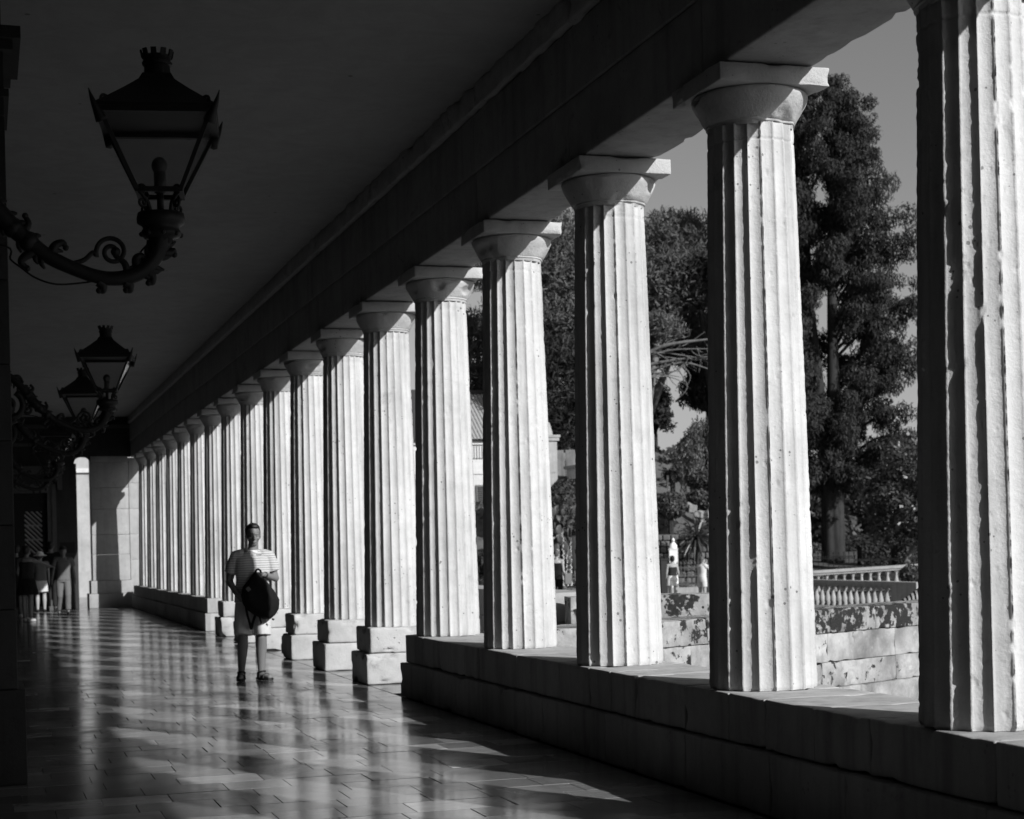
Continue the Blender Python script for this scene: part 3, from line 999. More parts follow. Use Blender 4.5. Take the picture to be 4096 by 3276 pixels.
def make_lantern(label):
    L = thing('wall_lantern', label, 'lantern', group='iron lanterns along the palace wall')
    iron = M['iron']; X = 1.25; BA = R(-9)
    pl = MB().box(-0.0, 0.035, -0.09, 0.09, -0.02, 0.62).box(0.035, 0.06, -0.06, 0.06, 0.05, 0.56)
    pl.build('wall_plate', iron, L)
    A = np.array([(0.03, .50), (.10, .515), (.20, .49), (.30, .40), (.385, .293), (.443, .217), (.553, .107), (.68, .006), (.807, -.055), (.93, -.095), (1.03, -.10), (1.12, -.075), (1.19, -.02), (1.235, .06), (1.25, .14)])
    path = smooth_path(np.stack([A[:, 0], 0 * A[:, 0], A[:, 1]], 1), 70)
    t = np.linspace(0, 1, 70)
    rad = 0.042 + 0.012 * np.exp(-((t - 0.36) / 0.06) ** 2) - 0.006 * np.exp(-((t - 0.62) / 0.15) ** 2) + 0.028 * np.clip((t - 0.86) / 0.14, 0, 1) ** 1.5
    arm = MB().tube(path, rad, 12)
    for u in (0.30, 0.345, 0.42, 0.455):       # collars and knuckles of leaf work
        i = int(u * 69); arm.sphere(path[i], 0.054, 10, 7)
    ga = np.random.default_rng(77)
    for u in np.concatenate([np.linspace(0.10, 0.52, 22), np.linspace(0.80, 0.97, 9)]):
        i = int(u * 69); q = path[i]; nv = np.array((-(path[min(i + 1, 69)] - path[i - 1])[2], 0, (path[min(i + 1, 69)] - path[i - 1])[0])); nv /= np.linalg.norm(nv) + 1e-9
        sg = 1 if ga.random() < .5 else -1
        tv = unit(path[min(i + 1, 69)] - path[i - 1])
        arm.tube(smooth_path([q + nv * sg * .02, q + nv * sg * .05 + tv * .012, q + nv * sg * ga.uniform(.058, .078) + tv * ga.uniform(.025, .045)], 6), np.linspace(.026, .006, 6), 6)
    armo = arm.build('arm', iron, L, smooth=True)
    cu = MB()
    s = spiral(1.0, .035, .082, .018, R(200), -1.55, 44); cu.tube(np.concatenate([smooth_path([(.80, 0, -.03), (.86, 0, -.01), (.905, 0, .03), s[0]], 12)[:-1], s]), 0.0125, 8)
    cu.sphere(s[-1], 0.026, 10, 7)
    cu.tube(smooth_path([(1.075, 0, -.06), (1.06, 0, -.02), (1.035, 0, .0), (1.01, 0, .02)], 12), np.linspace(.02, .012, 12), 8)
    cu.build('scroll', iron, L, smooth=True)
    bs = MB()
    s = spiral(.17, .17, .175, .04, R(62), -1.35, 50); bs.tube(s, np.linspace(.040, .022, 50), 10); bs.sphere(s[-1], .06, 10, 8)
    s = spiral(.385, .13, .06, .015, R(80), 1.2, 30); bs.tube(s, np.linspace(.022, .012, 30), 8); bs.sphere(s[-1], .022, 8, 6)
    bs.tube(smooth_path([(.25, 0, .02), (.16, 0, -.03), (.06, 0, -.02), (.03, 0, .02)], 16), np.linspace(.035, .02, 16), 8)
    bs.sphere((.16, 0, .17), (.07, .03, .05), 12, 8)
    bs.build('scroll', iron, L, smooth=True)
    # little curled leaves along the arm
    hooks = [((.50, .16), (.565, .135), (.59, .165), (.575, .205)), ((.70, .02), (.72, .06), (.755, .075), (.77, .05)), ((.62, .03), (.57, .0), (.55, -.03), (.58, -.06)),
             ((1.24, .05), (1.285, .035), (1.31, .05), (1.315, .03)), ((.93, -.12), (.95, -.14), (.95, -.165), (.93, -.165)), ((1.06, -.12), (1.085, -.135), (1.085, -.16), (1.065, -.16)),
             ((1.17, -.06), (1.20, -.085), (1.20, -.115), (1.18, -.12)), ((.36, .34), (.42, .34), (.44, .37), (.42, .40)), ((.22, .49), (.28, .50), (.31, .48), (.33, .44)), ((.45, .20), (.41, .17), (.39, .20), (.40, .23)),
             ((1.13, -.05), (1.12, -.0), (1.145, .02), (1.16, .0))]
    for h in hooks:
        hb = MB(); p = smooth_path([(a, 0, b) for a, b in h], 14)
        hb.tube(p, np.linspace(.028, .012, 14), 8); hb.sphere(p[-1], .017, 8, 6)
        hb.build('leaf_curl', iron, L, smooth=True)
    w = MB().tube(smooth_path([(.02, .03, .10), (.46, .03, .06), (.50, .04, -.01), (.55, .04, -.05), (.62, .045, -.10), (.72, .045, -.13), (.85, .045, -.12), (.95, .04, -.10)], 40), .0055, 6)
    w.tube(smooth_path([(1.05, .04, -.06), (1.11, .04, -.02), (1.15, .04, .05), (1.2, .03, .10)], 20), .0055, 6)
    w.build('wire', iron, L, smooth=True)
    # socket, base disc and feet
    cup = MB().lathe([(.05, .08), (.062, .11), (.098, .12), (.104, .135), (.098, .15), (.092, .16), (.098, .175), (.122, .188), (.124, .21), (.118, .24), (.07, .246)], 24, (X, 0, 0))
    for k in range(8):
        a = k * PI / 4; cup.sphere((X + .1 * math.cos(a), .1 * math.sin(a), .13), .014, 8, 6)
    cup.build('socket', iron, L, smooth=True)
    MB().tube([(X, 0, .24), (X, 0, .375)], .018, 10).build('stem', iron, L, smooth=True)
    for k in range(4):
        a = PI / 4 + k * PI / 2 + BA; f = MB()
        prof = smooth_path([(.075, 0, .246), (.085, 0, .29), (.118, 0, .32), (.135, 0, .342)], 14)
        f.tube(prof, .010, 6)
        s1 = spiral(.125, .345, .030, .010, R(190), -1.2, 20); s2 = spiral(.125, .282, .024, .008, R(150), 1.2, 20)
        f.tube(s1, .008, 6); f.tube(s2, .008, 6)
        f.build('foot_scroll', iron, L, (X, 0, 0), (0, 0, a), True)
    # lantern body
    hb, ht, zb, zt = .108, .275, .345, .715
    for k in range(4):
        a = k * PI / 2 + BA
        ca, sa = math.cos(a), math.sin(a)
        rot = lambda p: (X + p[0] * ca - p[1] * sa, p[0] * sa + p[1] * ca, p[2])
        MB().tube([rot((hb, hb, zb)), rot((ht, ht, zt))], .015, 4).build('corner_bar', iron, L)
        g = MB(); q = [rot((hb, -hb + .012, zb + .012)), rot((hb, hb - .012, zb + .012)), rot((ht, ht - .012, zt - .012)), rot((ht, -ht + .012, zt - .012))]
        q2 = [rot((hb - .004, -hb + .012, zb + .012)), rot((hb - .004, hb - .012, zb + .012)), rot((ht - .004, ht - .012, zt - .012)), rot((ht - .004, -ht + .012, zt - .012))]
        g.add(q + q2, np.array([(0, 1, 2, 3), (7, 6, 5, 4)])); g.build('glass_pane', M['glass'], L)
        o = MB(); c = rot((ht + .01, ht + .01, zt))
        d = np.array([(ca - sa), (sa + ca), 0]) / math.sqrt(2)
        p = [np.array(c) + d * u + np.array((0, 0, v)) for u, v in ((-.03, -.06), (.0, -.01), (.028, .035), (.05, .085))]
        o.tube(smooth_path(p, 12), np.linspace(.032, .002, 12), 6)
        n_ = np.array(c) - d * .05 + np.array((0, 0, .045))
        ang = np.linspace(0, 2 * PI, 14)
        o.tube([n_ + d * .026 * math.cos(t_) + np.array((0, 0, .026 * math.sin(t_))) for t_ in ang], .008, 6)
        o.build('corner_finial', iron, L, smooth=True)
    for (h, z, th, nm) in ((hb, zb, .012, 'lower_frame'), (ht + .006, zt, .018, 'upper_frame')):
        fm = MB()
        for sgn in (-1, 1):
            fm.box(X - h - th, X + h + th, sgn * h - th, sgn * h + th, z - th, z + th, BA, (X, 0, 0))
            fm.box(X + sgn * h - th, X + sgn * h + th, -h + th, h - th, z - th + .001, z + th - .001, BA, (X, 0, 0))
        fm.build(nm, iron, L)
    rf = MB()
    prof = [(.305, .722), (.30, .740), (.245, .782), (.16, .852), (.09, .915), (.072, .95)]
    V = []
    for (h, z) in prof:
        V += [(X + h * u * math.cos(BA) - h * w_ * math.sin(BA), h * u * math.sin(BA) + h * w_ * math.cos(BA), z) for u, w_ in ((1, -1), (1, 1), (-1, 1), (-1, -1))]
    Q = [(4 * i + k, 4 * i + (k + 1) % 4, 4 * i + 4 + (k + 1) % 4, 4 * i + 4 + k) for i in range(len(prof) - 1) for k in range(4)]
    rf.add(V, np.array(Q + [(3, 2, 1, 0)])); rf.build('roof', iron, L)
    cr = MB().lathe([(.068, .945), (.066, 1.0), (.076, 1.006), (.078, 1.018), (.070, 1.022), (.070, 1.045), (.077, 1.052)], 24, (X, 0, 0))
    for k in range(10):
        a = k * 2 * PI / 10
        p = np.array((X + .075 * math.cos(a), .075 * math.sin(a), 1.045)); q = np.array((X + .083 * math.cos(a), .083 * math.sin(a), 1.08))
        tg = np.array((-math.sin(a), math.cos(a), 0)) * .014; rd = np.array((math.cos(a), math.sin(a), 0)) * .004
        cr.add([p - tg - rd, p + tg - rd, p + tg + rd, p - tg + rd, q - tg - rd, q + tg - rd, q + tg + rd, q - tg + rd], np.array([(0, 1, 5, 4), (1, 2, 6, 5), (2, 3, 7, 6), (3, 0, 4, 7), (4, 5, 6, 7)]))
    cr.build('chimney_crown', iron, L)
    MB().lathe([(.030, .345), (.031, .455)], 16, (X, 0, 0)).build('bulb_holder', M['ceramic'], L, smooth=True)
    MB().sphere((X, 0, .485), (.042, .042, .048), 14, 10).build('bulb', M['bulb'], L, smooth=True)
    return L


lan = make_lantern('largest and nearest black iron lantern on a scrolled wall arm, upper left')
lan.location = (-0.32, 8.92, 3.0)
for (yy, xx, lab) in ((19.8, 0.165, 'second nearest iron lantern, its whole arm showing beyond the dark pier'), (24.3, 0.165, 'third iron lantern, overlapped by the arm of the second'),
                      (32.8, 0.165, 'fourth iron lantern, its glass showing under the third lantern'), (37.4, 0.165, 'smallest iron lantern, low and farthest down the wall')):
    c = copy_tree(lan); c.location = (xx, yy, 3.0); c['label'] = lab

# ------------------------------------------------------------------ low lichened walls outside
def wall_frame(p0, p1):
    d = np.array(p1) - np.array(p0); L = np.linalg.norm(d[:2]); return L, math.atan2(d[1], d[0])


def block_wall(name, label, p0, p1, courses, depth, seed, near=True):
    """courses: list of (z0, z1, setback, material, lens)"""
    L, ang = wall_frame(p0, p1)
    t = thing(name, label, 'wall', (p0[0], p0[1], 0), ang, 'low weathered stone walls outside')
    r = random.Random(seed)
    for ci, (z0, z1, sb, mat, lens) in enumerate(courses):
        x = 0; i = 0
        while x < L - 0.01:
            l = min(r.choice(lens) * r.uniform(0.9, 1.1), L - x)
            if L - x - l < 0.3:
                l = L - x
            me = rough_block(l - 0.002, depth - sb, z1 - z0 - 0.0015, seed * 20 + ci * 5 + i, mat, seg=0.06, bev=0.009, amp=0.006, chip=0.022)
            link('stone_block', me, t, (x + l / 2, sb + (depth - sb) / 2, (z0 + z1) / 2))
            x += l; i += 1
    return t


block_wall('lichen_wall', 'low wall with a black lichen crusted top course, right behind the near columns', (4.92, 14.82), (11.6, 18.15),
           [(-0.5, -0.17, -0.05, M['lichen_low'], (1.6, 2.0)), (-0.17, 0.11, 0.0, M['lichen_low'], (1.3, 1.7)), (0.112, 0.43, 0.0, M['lichen_low'], (1.2, 0.9)), (0.432, 0.695, -0.02, M['lichen_top'], (0.9, 1.2))], 0.55, 31)
block_wall('lichen_wall', 'shorter upper wall stub with mottled lichen, seen below the bust', (5.93, 16.95), (7.55, 16.62),
           [(-0.5, 0.3, 0.0, M['lichen_low'], (0.9,)), (0.302, 0.62, 0.0, M['lichen_low'], (0.8,)), (0.622, 0.915, 0.0, M['lichen_top'], (0.85,))], 0.5, 32)
block_wall('shaded_wall', 'low wall running beside the colonnade with its dark face in shade', (5.90, 30.0), (5.90, 17.55),
           [(-0.5, 0.28, 0.0, M['pier'], (1.2, 1.6)), (0.282, 0.62, 0.0, M['pier'], (1.0, 1.4)), (0.622, 0.95, -0.01, M['pier'], (1.2, 1.5))], 0.55, 33)

# ------------------------------------------------------------------ balustrades
def bal_prof(h):
    p = [(.075, 0), (.075, .03), (.05, .04), (.06, .06), (.092, .14), (.10, .20), (.09, .27), (.06, .37), (.043, .44), (.04, .47), (.055, .485), (.055, .505), (.045, .515), (.075, .53), (.075, .56)]
    return [(r, z / .56 * h) for r, z in p]


BAL = MB().lathe([(r_ * 1.12, z_) for r_, z_ in bal_prof(0.56)], 14).mesh('baluster', M['bal_stone'], True)


def balustrade(label, a, b, za, zb, n, post_end=True):
    """a, b: plan ends; za, zb: height of the cap top at the ends"""
    L, ang = wall_frame(a, b)
    t = thing('balustrade', label, 'balustrade', (a[0], a[1], 0), ang, 'stone balustrades of the garden steps')
    sl = (zb - za) / L
    def slab(name, h0, h1, w):
        V = []
        for x, z in ((0, za), (L, zb)):
            for y in (-w, w):
                for hh in (h0, h1):
                    V.append((x, y, z - hh))
        q = np.array([(0, 1, 3, 2), (4, 6, 7, 5), (0, 4, 5, 1), (2, 3, 7, 6), (0, 2, 6, 4), (1, 5, 7, 3)])
        MB().add(V, q).build(name, M['bal_stone'], t)
    slab('rail', 0.0, 0.11, 0.20)
    slab('rail_moulding', 0.1105, 0.19, 0.15)
    slab('base_rail', 0.98, 1.2, 0.18)
    for i in range(n):
        x = L * (i + 0.5) / n
        o = link('baluster', BAL, t, (x, 0, za + sl * x - 0.98), (0, 0, 0), (1, 1, 1.34))
        MB().box(x - .10, x + .10, -.10, .10, za + sl * x - 0.229, za + sl * x - 0.191).build('impost_block', M['bal_stone'], t)
    if post_end:
        MB().box(L + .001, L + 1.6, -.2, .2, zb - 1.05, zb - 0.002).build('end_post', M['bal_stone'], t)
    return t


p0 = at(3150, 2315, 63.5); p1 = at(3584, 2326, 56)
balustrade('shaded stone balustrade with round holes of light low behind the lichened wall', (p0.x, p0.y), (p1.x, p1.y), p0.z, p1.z, 19)
p0 = at(3150, 2289, 66); p1 = at(3740, 2251, 66)
balustrade('sunlit upper stone balustrade in front of the cypress trunk', (p0.x, p0.y), (p1.x, p1.y), p0.z, p1.z, 17, False)

# ------------------------------------------------------------------ vegetation
def leaves(pos, nrm, length, width, g, droop=0.0, along=None):
    """one bent quad per position; nrm: facing; along: preferred long axis"""
    n = len(pos)
    nrm = unit(nrm)
    if along is None:
        along = g.normal(size=(n, 3))
    along = unit(along - nrm * (along * nrm).sum(1, keepdims=True))
    side = np.cross(nrm, along)
    L = (length * g.uniform(0.7, 1.3, n))[:, None]; W = (width * g.uniform(0.7, 1.3, n))[:, None]
    a = pos - side * W * 0.5 - along * L * 0.5; b = pos + side * W * 0.5 - along * L * 0.5
    c = pos + side * W * 0.35 + along * L * 0.5; d = pos - side * W * 0.35 + along * L * 0.5
    c[:, 2] -= droop * length; d[:, 2] -= droop * length
    return np.stack([a, b, c, d], 1).reshape(-1, 3)


def clump_leaves(C, Rad, count, length, width, seed, mode='ball', flat=0.75, droop=0.0):
    """C: clump centres (k,3), Rad: radii (k,), leaves per unit radius squared"""
    g = np.random.default_rng(seed); out = []
    for c, r in zip(np.asarray(C, float), np.asarray(Rad, float)):
        n = max(12, int(count * r * r))
        d = unit(g.normal(size=(n, 3)))
        if mode == 'dome':
            d[:, 2] = np.abs(d[:, 2]) * 1.0 - 0.25
        rr = r * g.uniform(0.25, 1.0, n) ** 0.45 * (0.8 + 0.35 * g.random(n))
        p = c + d * rr[:, None] * np.array((1, 1, flat))
        nr = d + 0.55 * g.normal(size=(n, 3)) + np.array((0, 0, 0.25))
        al = None
        if mode == 'needle':
            al = d + np.array((0, 0, 0.6)) + 0.4 * g.normal(size=(n, 3)); nr = g.normal(size=(n, 3)) + d * .6
        if mode == 'hang':
            al = np.array((0, 0, -1.0)) + 0.35 * g.normal(size=(n, 3))
        out.append(leaves(p, nr, length, width, g, droop, al))
    return np.concatenate(out)


def leaf_mesh(name, V, mat):
    return mesh_np(name, V, np.arange(len(V)).reshape(-1, 4), [mat])


def trunk_tube(mb, pts, r0_, r1_, n=12, lump=0.0, seed=0):
    p = smooth_path(pts, 24); t = np.linspace(0, 1, 24)
    mb.tube(p, r0_ + (r1_ - r0_) * t ** 0.8, n)
    return p


# the great cypress
T = at(3336, 2270, 80); TX, TY = T.x, T.y
cy = thing('cypress_tree', 'tall dark ragged cypress with a thick furrowed trunk behind the balustrades', 'tree', (TX, TY, 0))
g = np.random.default_rng(5)
tb = MB()
nz_, nt_ = 40, 40
zz = np.linspace(-0.6, 5.2, nz_); th = np.arange(nt_) * 2 * PI / nt_
TH, ZZ = np.meshgrid(th, zz, indexing='ij')
rr = 0.50 + 0.16 * np.exp(-(ZZ + 0.6) / 1.1) + 0.10 * np.clip((ZZ - 3.2) / 2, 0, 1)
rr = rr * (1 + 0.085 * np.cos(TH * 5 + 0.2 * ZZ) + 0.04 * np.cos(TH * 11 + ZZ * .3) + 0.05 * fbm(np.stack([np.cos(TH).ravel() * 2, np.sin(TH).ravel() * 2, ZZ.ravel() * .7], 1), 8).reshape(TH.shape))
V = np.stack([np.cos(TH) * rr, np.sin(TH) * rr, ZZ], -1).reshape(-1, 3)
i, j = np.meshgrid(np.arange(nt_), np.arange(nz_ - 1), indexing='ij')
tb.add(V, np.stack([i * nz_ + j, ((i + 1) % nt_) * nz_ + j, ((i + 1) % nt_) * nz_ + j + 1, i * nz_ + j + 1], -1).reshape(-1, 4))
tb.tube(smooth_path([(0.1, 0, 4.6), (0.2, 0, 9), (0.3, 0.1, 15), (0.45, 0, 20.5)], 20), np.linspace(.42, .05, 20), 10)
tb.tube(smooth_path([(-0.15, 0.1, 4.5), (-0.5, 0.2, 9), (-0.9, 0.2, 14), (-1.1, 0.1, 19.5)], 20), np.linspace(.36, .04, 20), 10)
wz = np.array([3.6, 5, 8, 12, 15, 17, 19, 20.3, 21.5, 22.7, 23.4])
ww = np.array([2.6, 4.3, 5.0, 4.7, 4.1, 3.4, 2.7, 2.2, 1.9, 1.5, 0.7])
Cc, Rr = [], []
for kx in range(128):
    z = 3.9 + 19.2 * ((kx + g.uniform(0, 1)) / 128) ** 0.9
    w = np.interp(z, wz, ww)
    a = kx * 2.4 + g.normal() * .35; reach = w * g.uniform(0.55, 1.12)
    base = np.array((0.2 + 0.01 * z, 0, max(4.0, z - 0.35 * reach - 0.4)))
    if z > 9 and math.cos(a) < -0.2:
        base[0] = -0.9
    end = np.array((0.35 + math.cos(a) * reach, math.sin(a) * reach, z - 0.10 * reach))
    mid = (base + end) / 2 + np.array((0, 0, 0.18 * reach))
    lp = smooth_path([base, mid, end], 12)
    tb.tube(lp, np.linspace(.09, .02, 12), 5)
    for q in np.linspace(0.35, 1.0, 4 + int(reach)):
        c_ = lp[int(q * 11)] + g.normal(size=3) * np.array((.22, .22, .12))
        Cc.append(c_); Rr.append(g.uniform(0.34, 0.66) * (0.5 + 0.5 * min(1, w / 3)))
        if g.random() < 0.55:
            Cc.append(c_ + np.array((g.normal() * .2, g.normal() * .2, -g.uniform(.35, .8)))); Rr.append(g.uniform(0.22, 0.42))
tb.build('trunk', M['bark'], cy, smooth=True)
Vc = clump_leaves(Cc, Rr, 760, 0.16, 0.055, 6, 'hang', 1.0)
link('crown', leaf_mesh('crown', Vc, M['cypress_leaf']), cy)


def blob_tree(name, label, base, ctr, rad, nclump, clump_r, count, leaf, mat, bark, seed, mode='ball', trunk_r=0.2, flat=0.75, group='trees of the garden', limbs=10, upper=True, cat='tree'):
    g = np.random.default_rng(seed)
    t = thing(name, label, cat, base, 0, group)
    ctr = np.array(ctr) - np.array(base); rad = np.array(rad, float)
    d = unit(g.normal(size=(nclump, 3)))
    if upper:
        d[:, 2] = np.where(d[:, 2] < -0.45, -d[:, 2], d[:, 2])
    C = ctr + d * rad * (g.uniform(0.3, 1.0, nclump) ** 0.5)[:, None]
    Rr = g.uniform(clump_r * 0.65, clump_r * 1.35, nclump)
    mb = MB()
    top = ctr - np.array((0, 0, rad[2] * 0.55))
    mb.tube(smooth_path([(0, 0, -0.3), top * np.array((.4, .4, .5)), top], 14), np.linspace(trunk_r, trunk_r * .6, 14), 10)
    for i in range(min(limbs, nclump)):
        mid = (top + C[i]) / 2 + g.normal(size=3) * 0.15
        mb.tube(smooth_path([top, mid, C[i]], 9), np.linspace(trunk_r * .45, trunk_r * .08, 9), 6)
    mb.build('trunk', bark, t, smooth=True)
    link('crown', leaf_mesh('crown', clump_leaves(C, Rr, count, leaf[0], leaf[1], seed + 1, mode, flat), mat), t)
    return t


def gz(x, y):
    return float(ground_z(np.array(x), np.array(y)))


# mound behind the fence
def hill_z(x, y):
    u = np.clip((y - 61.0 + 0.12 * (x - 27)) / 19.0, 0, 1); u = u * u * (3 - 2 * u)
    e = np.clip((x - 17) / 3, 0, 1) * np.clip((35.0 - x) / 3.5, 0, 1)
    return -0.6 + 7.0 * u * e
hx = np.linspace(15, 37, 70); hy = np.linspace(58, 100, 110)
HX, HY = np.meshgrid(hx, hy, indexing='ij')
HZ = hill_z(HX, HY) + 0.45 * fbm(np.stack([HX.ravel() * .55, HY.ravel() * .55, 0 * HX.ravel()], 1), 17, 4).reshape(HX.shape) * np.clip((HY - 61) / 8, 0.1, 1)
ni, nj = HX.shape
ii, jj = np.meshgrid(np.arange(ni - 1), np.arange(nj - 1), indexing='ij')
hq = np.stack([ii * nj + jj, (ii + 1) * nj + jj, (ii + 1) * nj + jj + 1, ii * nj + jj + 1], -1).reshape(-1, 4)
structure(link('hill', mesh_np('hill', np.stack([HX, HY, HZ], -1).reshape(-1, 3), hq, [M['soil']], True)))
g = np.random.default_rng(40)
n = 9000
px_ = g.uniform(18, 34, n); py_ = g.uniform(61, 92, n)
keep = fbm(np.stack([px_ * .5, py_ * .5, 0 * px_], 1), 23) > -0.05
px_, py_ = px_[keep], py_[keep]
P = np.stack([px_, py_, hill_z(px_, py_) + 0.12], 1)
Vg = leaves(P, g.normal(size=P.shape) + np.array((0, -.5, .8)), 0.34, 0.13, g, 0.0, g.normal(size=P.shape) * .5 + np.array((0, 0, 1)))
hb_x = g.uniform(18.5, 33.5, 90); hb_y = g.uniform(63, 90, 90); hb_r = g.uniform(.25, .6, 90)
Vg = np.concatenate([Vg, clump_leaves(np.stack([hb_x, hb_y, hill_z(hb_x, hb_y) + .2], 1), hb_r, 420, .2, .08, 41, 'dome', .8)])
stuff(link('scrub', leaf_mesh('scrub', Vg, M['weep_leaf'])))

# pines
c = at(2640, 1125, 86)
blob_tree('umbrella_pine', 'big umbrella pine with a dense clumpy crown filling the second opening from the right', (at(2470, 2180, 86).x, c.y + 0.5, gz(c.x, c.y)), c, (6.2, 4.5, 3.3), 420, 0.85, 200, (0.26, 0.055), M['pine_leaf'], M['bark_pale'], 61, 'needle', 0.42, 0.7, 'umbrella pines', 26, False)
c = at(2225, 1170, 80)
blob_tree('umbrella_pine', 'umbrella pine whose crown shows in the narrow gap right of the fourth column', (c.x - 0.6, c.y + 0.8, gz(c.x, c.y)), c, (3.2, 3.0, 3.7), 260, 0.8, 190, (0.26, 0.055), M['pine_leaf'], M['bark_pale'], 62, 'needle', 0.35, 0.8, 'umbrella pines', 16, False)
c = at(2235, 1560, 77)
blob_tree('umbrella_pine', 'lower dark pine branches above the old wall, behind the third column', (c.x + 1.6, c.y + 0.6, gz(c.x, c.y)), c, (2.6, 2.2, 2.5), 170, 0.75, 190, (0.26, 0.055), M['dark_leaf'], M['bark_pale'], 63, 'needle', 0.25, 0.8, 'umbrella pines', 16, False)
c = at(1925, 1450, 84)
blob_tree('umbrella_pine', 'pine crown above the tiled roof, in the narrowest gap on the left', (c.x + 2.2, c.y + 1.5, gz(c.x, c.y)), c, (2.6, 2.4, 2.7), 140, 0.8, 180, (0.26, 0.055), M['pine_leaf'], M['bark_pale'], 64, 'needle', 0.3, 0.8, 'umbrella pines', 12, False)
c = at(1950, 1110, 88)
blob_tree('umbrella_pine', 'high pine bough top left, half hidden by the fourth column', (c.x + 2.5, c.y + 1.5, gz(c.x, c.y)), c, (1.1, 1.2, 1.1), 30, 0.6, 180, (0.26, 0.055), M['pine_leaf'], M['bark_pale'], 65, 'needle', 0.25, 0.8, 'umbrella pines', 8)
# second, lighter pine clump and its bare branches in front of the sky hole
c = at(2630, 1330, 78)
bp = blob_tree('umbrella_pine', 'smaller pale pine clump with long bare boughs crossing the bright sky hole', (at(2500, 2200, 78).x, c.y, gz(c.x, c.y)), c, (1.15, 1.0, 0.75), 60, 0.42, 280, (0.22, 0.05), M['weep_leaf'], M['bark_pale'], 66, 'needle', 0.28, 0.8, 'umbrella pines', 10)
o = np.array(bp.location)
g = np.random.default_rng(70)
def to_local(px, py, Z):
    return np.array(at(px, py, Z)) - o
for (a, b, cc, r) in (((2540, 1450), (2650, 1385), (2850, 1355), .13), ((2540, 1470), (2700, 1440), (2860, 1425), .09), ((2540, 1500), (2720, 1452), (2850, 1480), .08), ((2560, 1430), (2690, 1400), (2840, 1395), .06), ((2600, 1400), (2720, 1420), (2850, 1440), .05), ((2560, 1492), (2630, 1495), (2675, 1505), .10)):
    mb = MB(); p = smooth_path([to_local(*a, 78), to_local(*b, 77.5), to_local(*cc, 77)], 24); mb.tube(p, np.linspace(r, r * .35, 24), 8)
    for q in range(9):
        s = p[g.integers(5, 23)]; d = g.normal(size=3) * np.array((.9, .5, .5)) + np.array((.5, 0, -.25))
        mb.tube(smooth_path([s, s + d * .5 + g.normal(size=3) * .1, s + d], 7), np.linspace(.03, .008, 7), 4)
    mb.build('bough', M['bark_pale'], bp, smooth=True)
for (pts) in (((2690, 1450), (2740, 1520), (2745, 1560), (2700, 1605)), ((2610, 1500), (2660, 1550), (2700, 1600)), ((2720, 1450), (2760, 1500), (2752, 1540))):
    MB().tube(smooth_path([to_local(*q, 77.5) for q in pts], 20), np.linspace(.03, .01, 20), 5).build('twig', M['bark_pale'], bp, smooth=True)

c = at(2690, 1345, 92)
blob_tree('umbrella_pine', 'dark pine mass in shade behind the pale clump, above the sky hole', (c.x - 3.5, c.y + 1, gz(c.x, c.y)), c, (3.6, 2.5, 1.35), 130, 0.75, 200, (0.26, 0.06), M['dark_leaf'], M['bark_pale'], 67, 'needle', 0.3, 0.8, 'umbrella pines', 8, False)
# darker trees and shrubs in the second opening
c = at(2622, 1665, 95)
blob_tree('dark_tree', 'small dark round tree under the bare boughs, left of the sky hole', (c.x, c.y, gz(c.x, c.y)), c, (0.85, 0.8, 1.75), 75, 0.42, 420, (0.2, 0.08), M['dark_leaf'], M['bark'], 71, 'ball', 0.15, 0.8, 'dark trees beyond the fence')
c = at(2830, 1570, 84)
blob_tree('dark_tree', 'dark drooping tree right of the sky hole, cut by the second column', (c.x + 0.6, c.y, gz(c.x, c.y)), c, (1.3, 1.0, 1.7), 80, 0.42, 420, (0.26, 0.07), M['dark_leaf'], M['bark'], 72, 'hang', 0.2, 0.9, 'dark trees beyond the fence')
c = at(2800, 1150, 83)
blob_tree('ivy_tree', 'dark ivy hung trunk before the big pine', (c.x + 0.5, c.y - 1, gz(c.x, c.y)), c + Vector((0, 0, 0.1)), (0.85, 0.8, 1.7), 40, 0.45, 380, (0.2, 0.12), M['dark_leaf'], M['bark'], 73, 'hang', 0.2, 0.9, 'dark trees beyond the fence')

# weeping pepper tree: hanging strands
c = at(2800, 1665, 74)
wt = thing('weeping_tree', 'pale weeping tree with long hanging strands above the clipped bushes', 'tree', (c.x + 0.25, c.y, hill_z(c.x, c.y) - .1), 0, 'trees of the garden')
o = np.array(wt.location); h = c.z - o[2]
g = np.random.default_rng(80)
mb = MB(); mb.tube(smooth_path([(0, 0, -.2), (.1, 0, h * .5), (-.1, 0, h * .95)], 12), np.linspace(.16, .08, 12), 8)
LV = []
for kx in range(150):
    a = g.uniform(0, 2 * PI); reach = 1.45 * math.sqrt(g.uniform(0.02, 1)); top = np.array((math.cos(a) * reach, math.sin(a) * reach * .8, h * (1.0 - 0.16 * reach ** 2) + g.normal() * .12))
    ln = g.uniform(0.4, 1.3) + 1.7 * (math.sin(a * 3 + 1) * .5 + .5) ** 2 * g.uniform(.5, 1)
    m = int(ln / 0.045); tt = np.linspace(0, 1, m)
    p = top + np.stack([0.12 * np.sin(tt * 3 + a) + g.normal(size=m) * .04, g.normal(size=m) * .04, -ln * tt], 1)
    LV.append(leaves(p, g.normal(size=p.shape) + np.array((0, -.6, .2)), 0.15, 0.05, g, 0, np.array((0, 0, -1)) + g.normal(size=p.shape) * .4))
    if kx % 6 == 0:
        mb.tube(smooth_path([(0, 0, h * .7), top * .6 + np.array((0, 0, h * .4)), top], 8), np.linspace(.05, .012, 8), 5)
mb.build('trunk', M['bark'], wt, smooth=True)
link('crown', leaf_mesh('crown', np.concatenate(LV), M['weep_leaf']), wt)


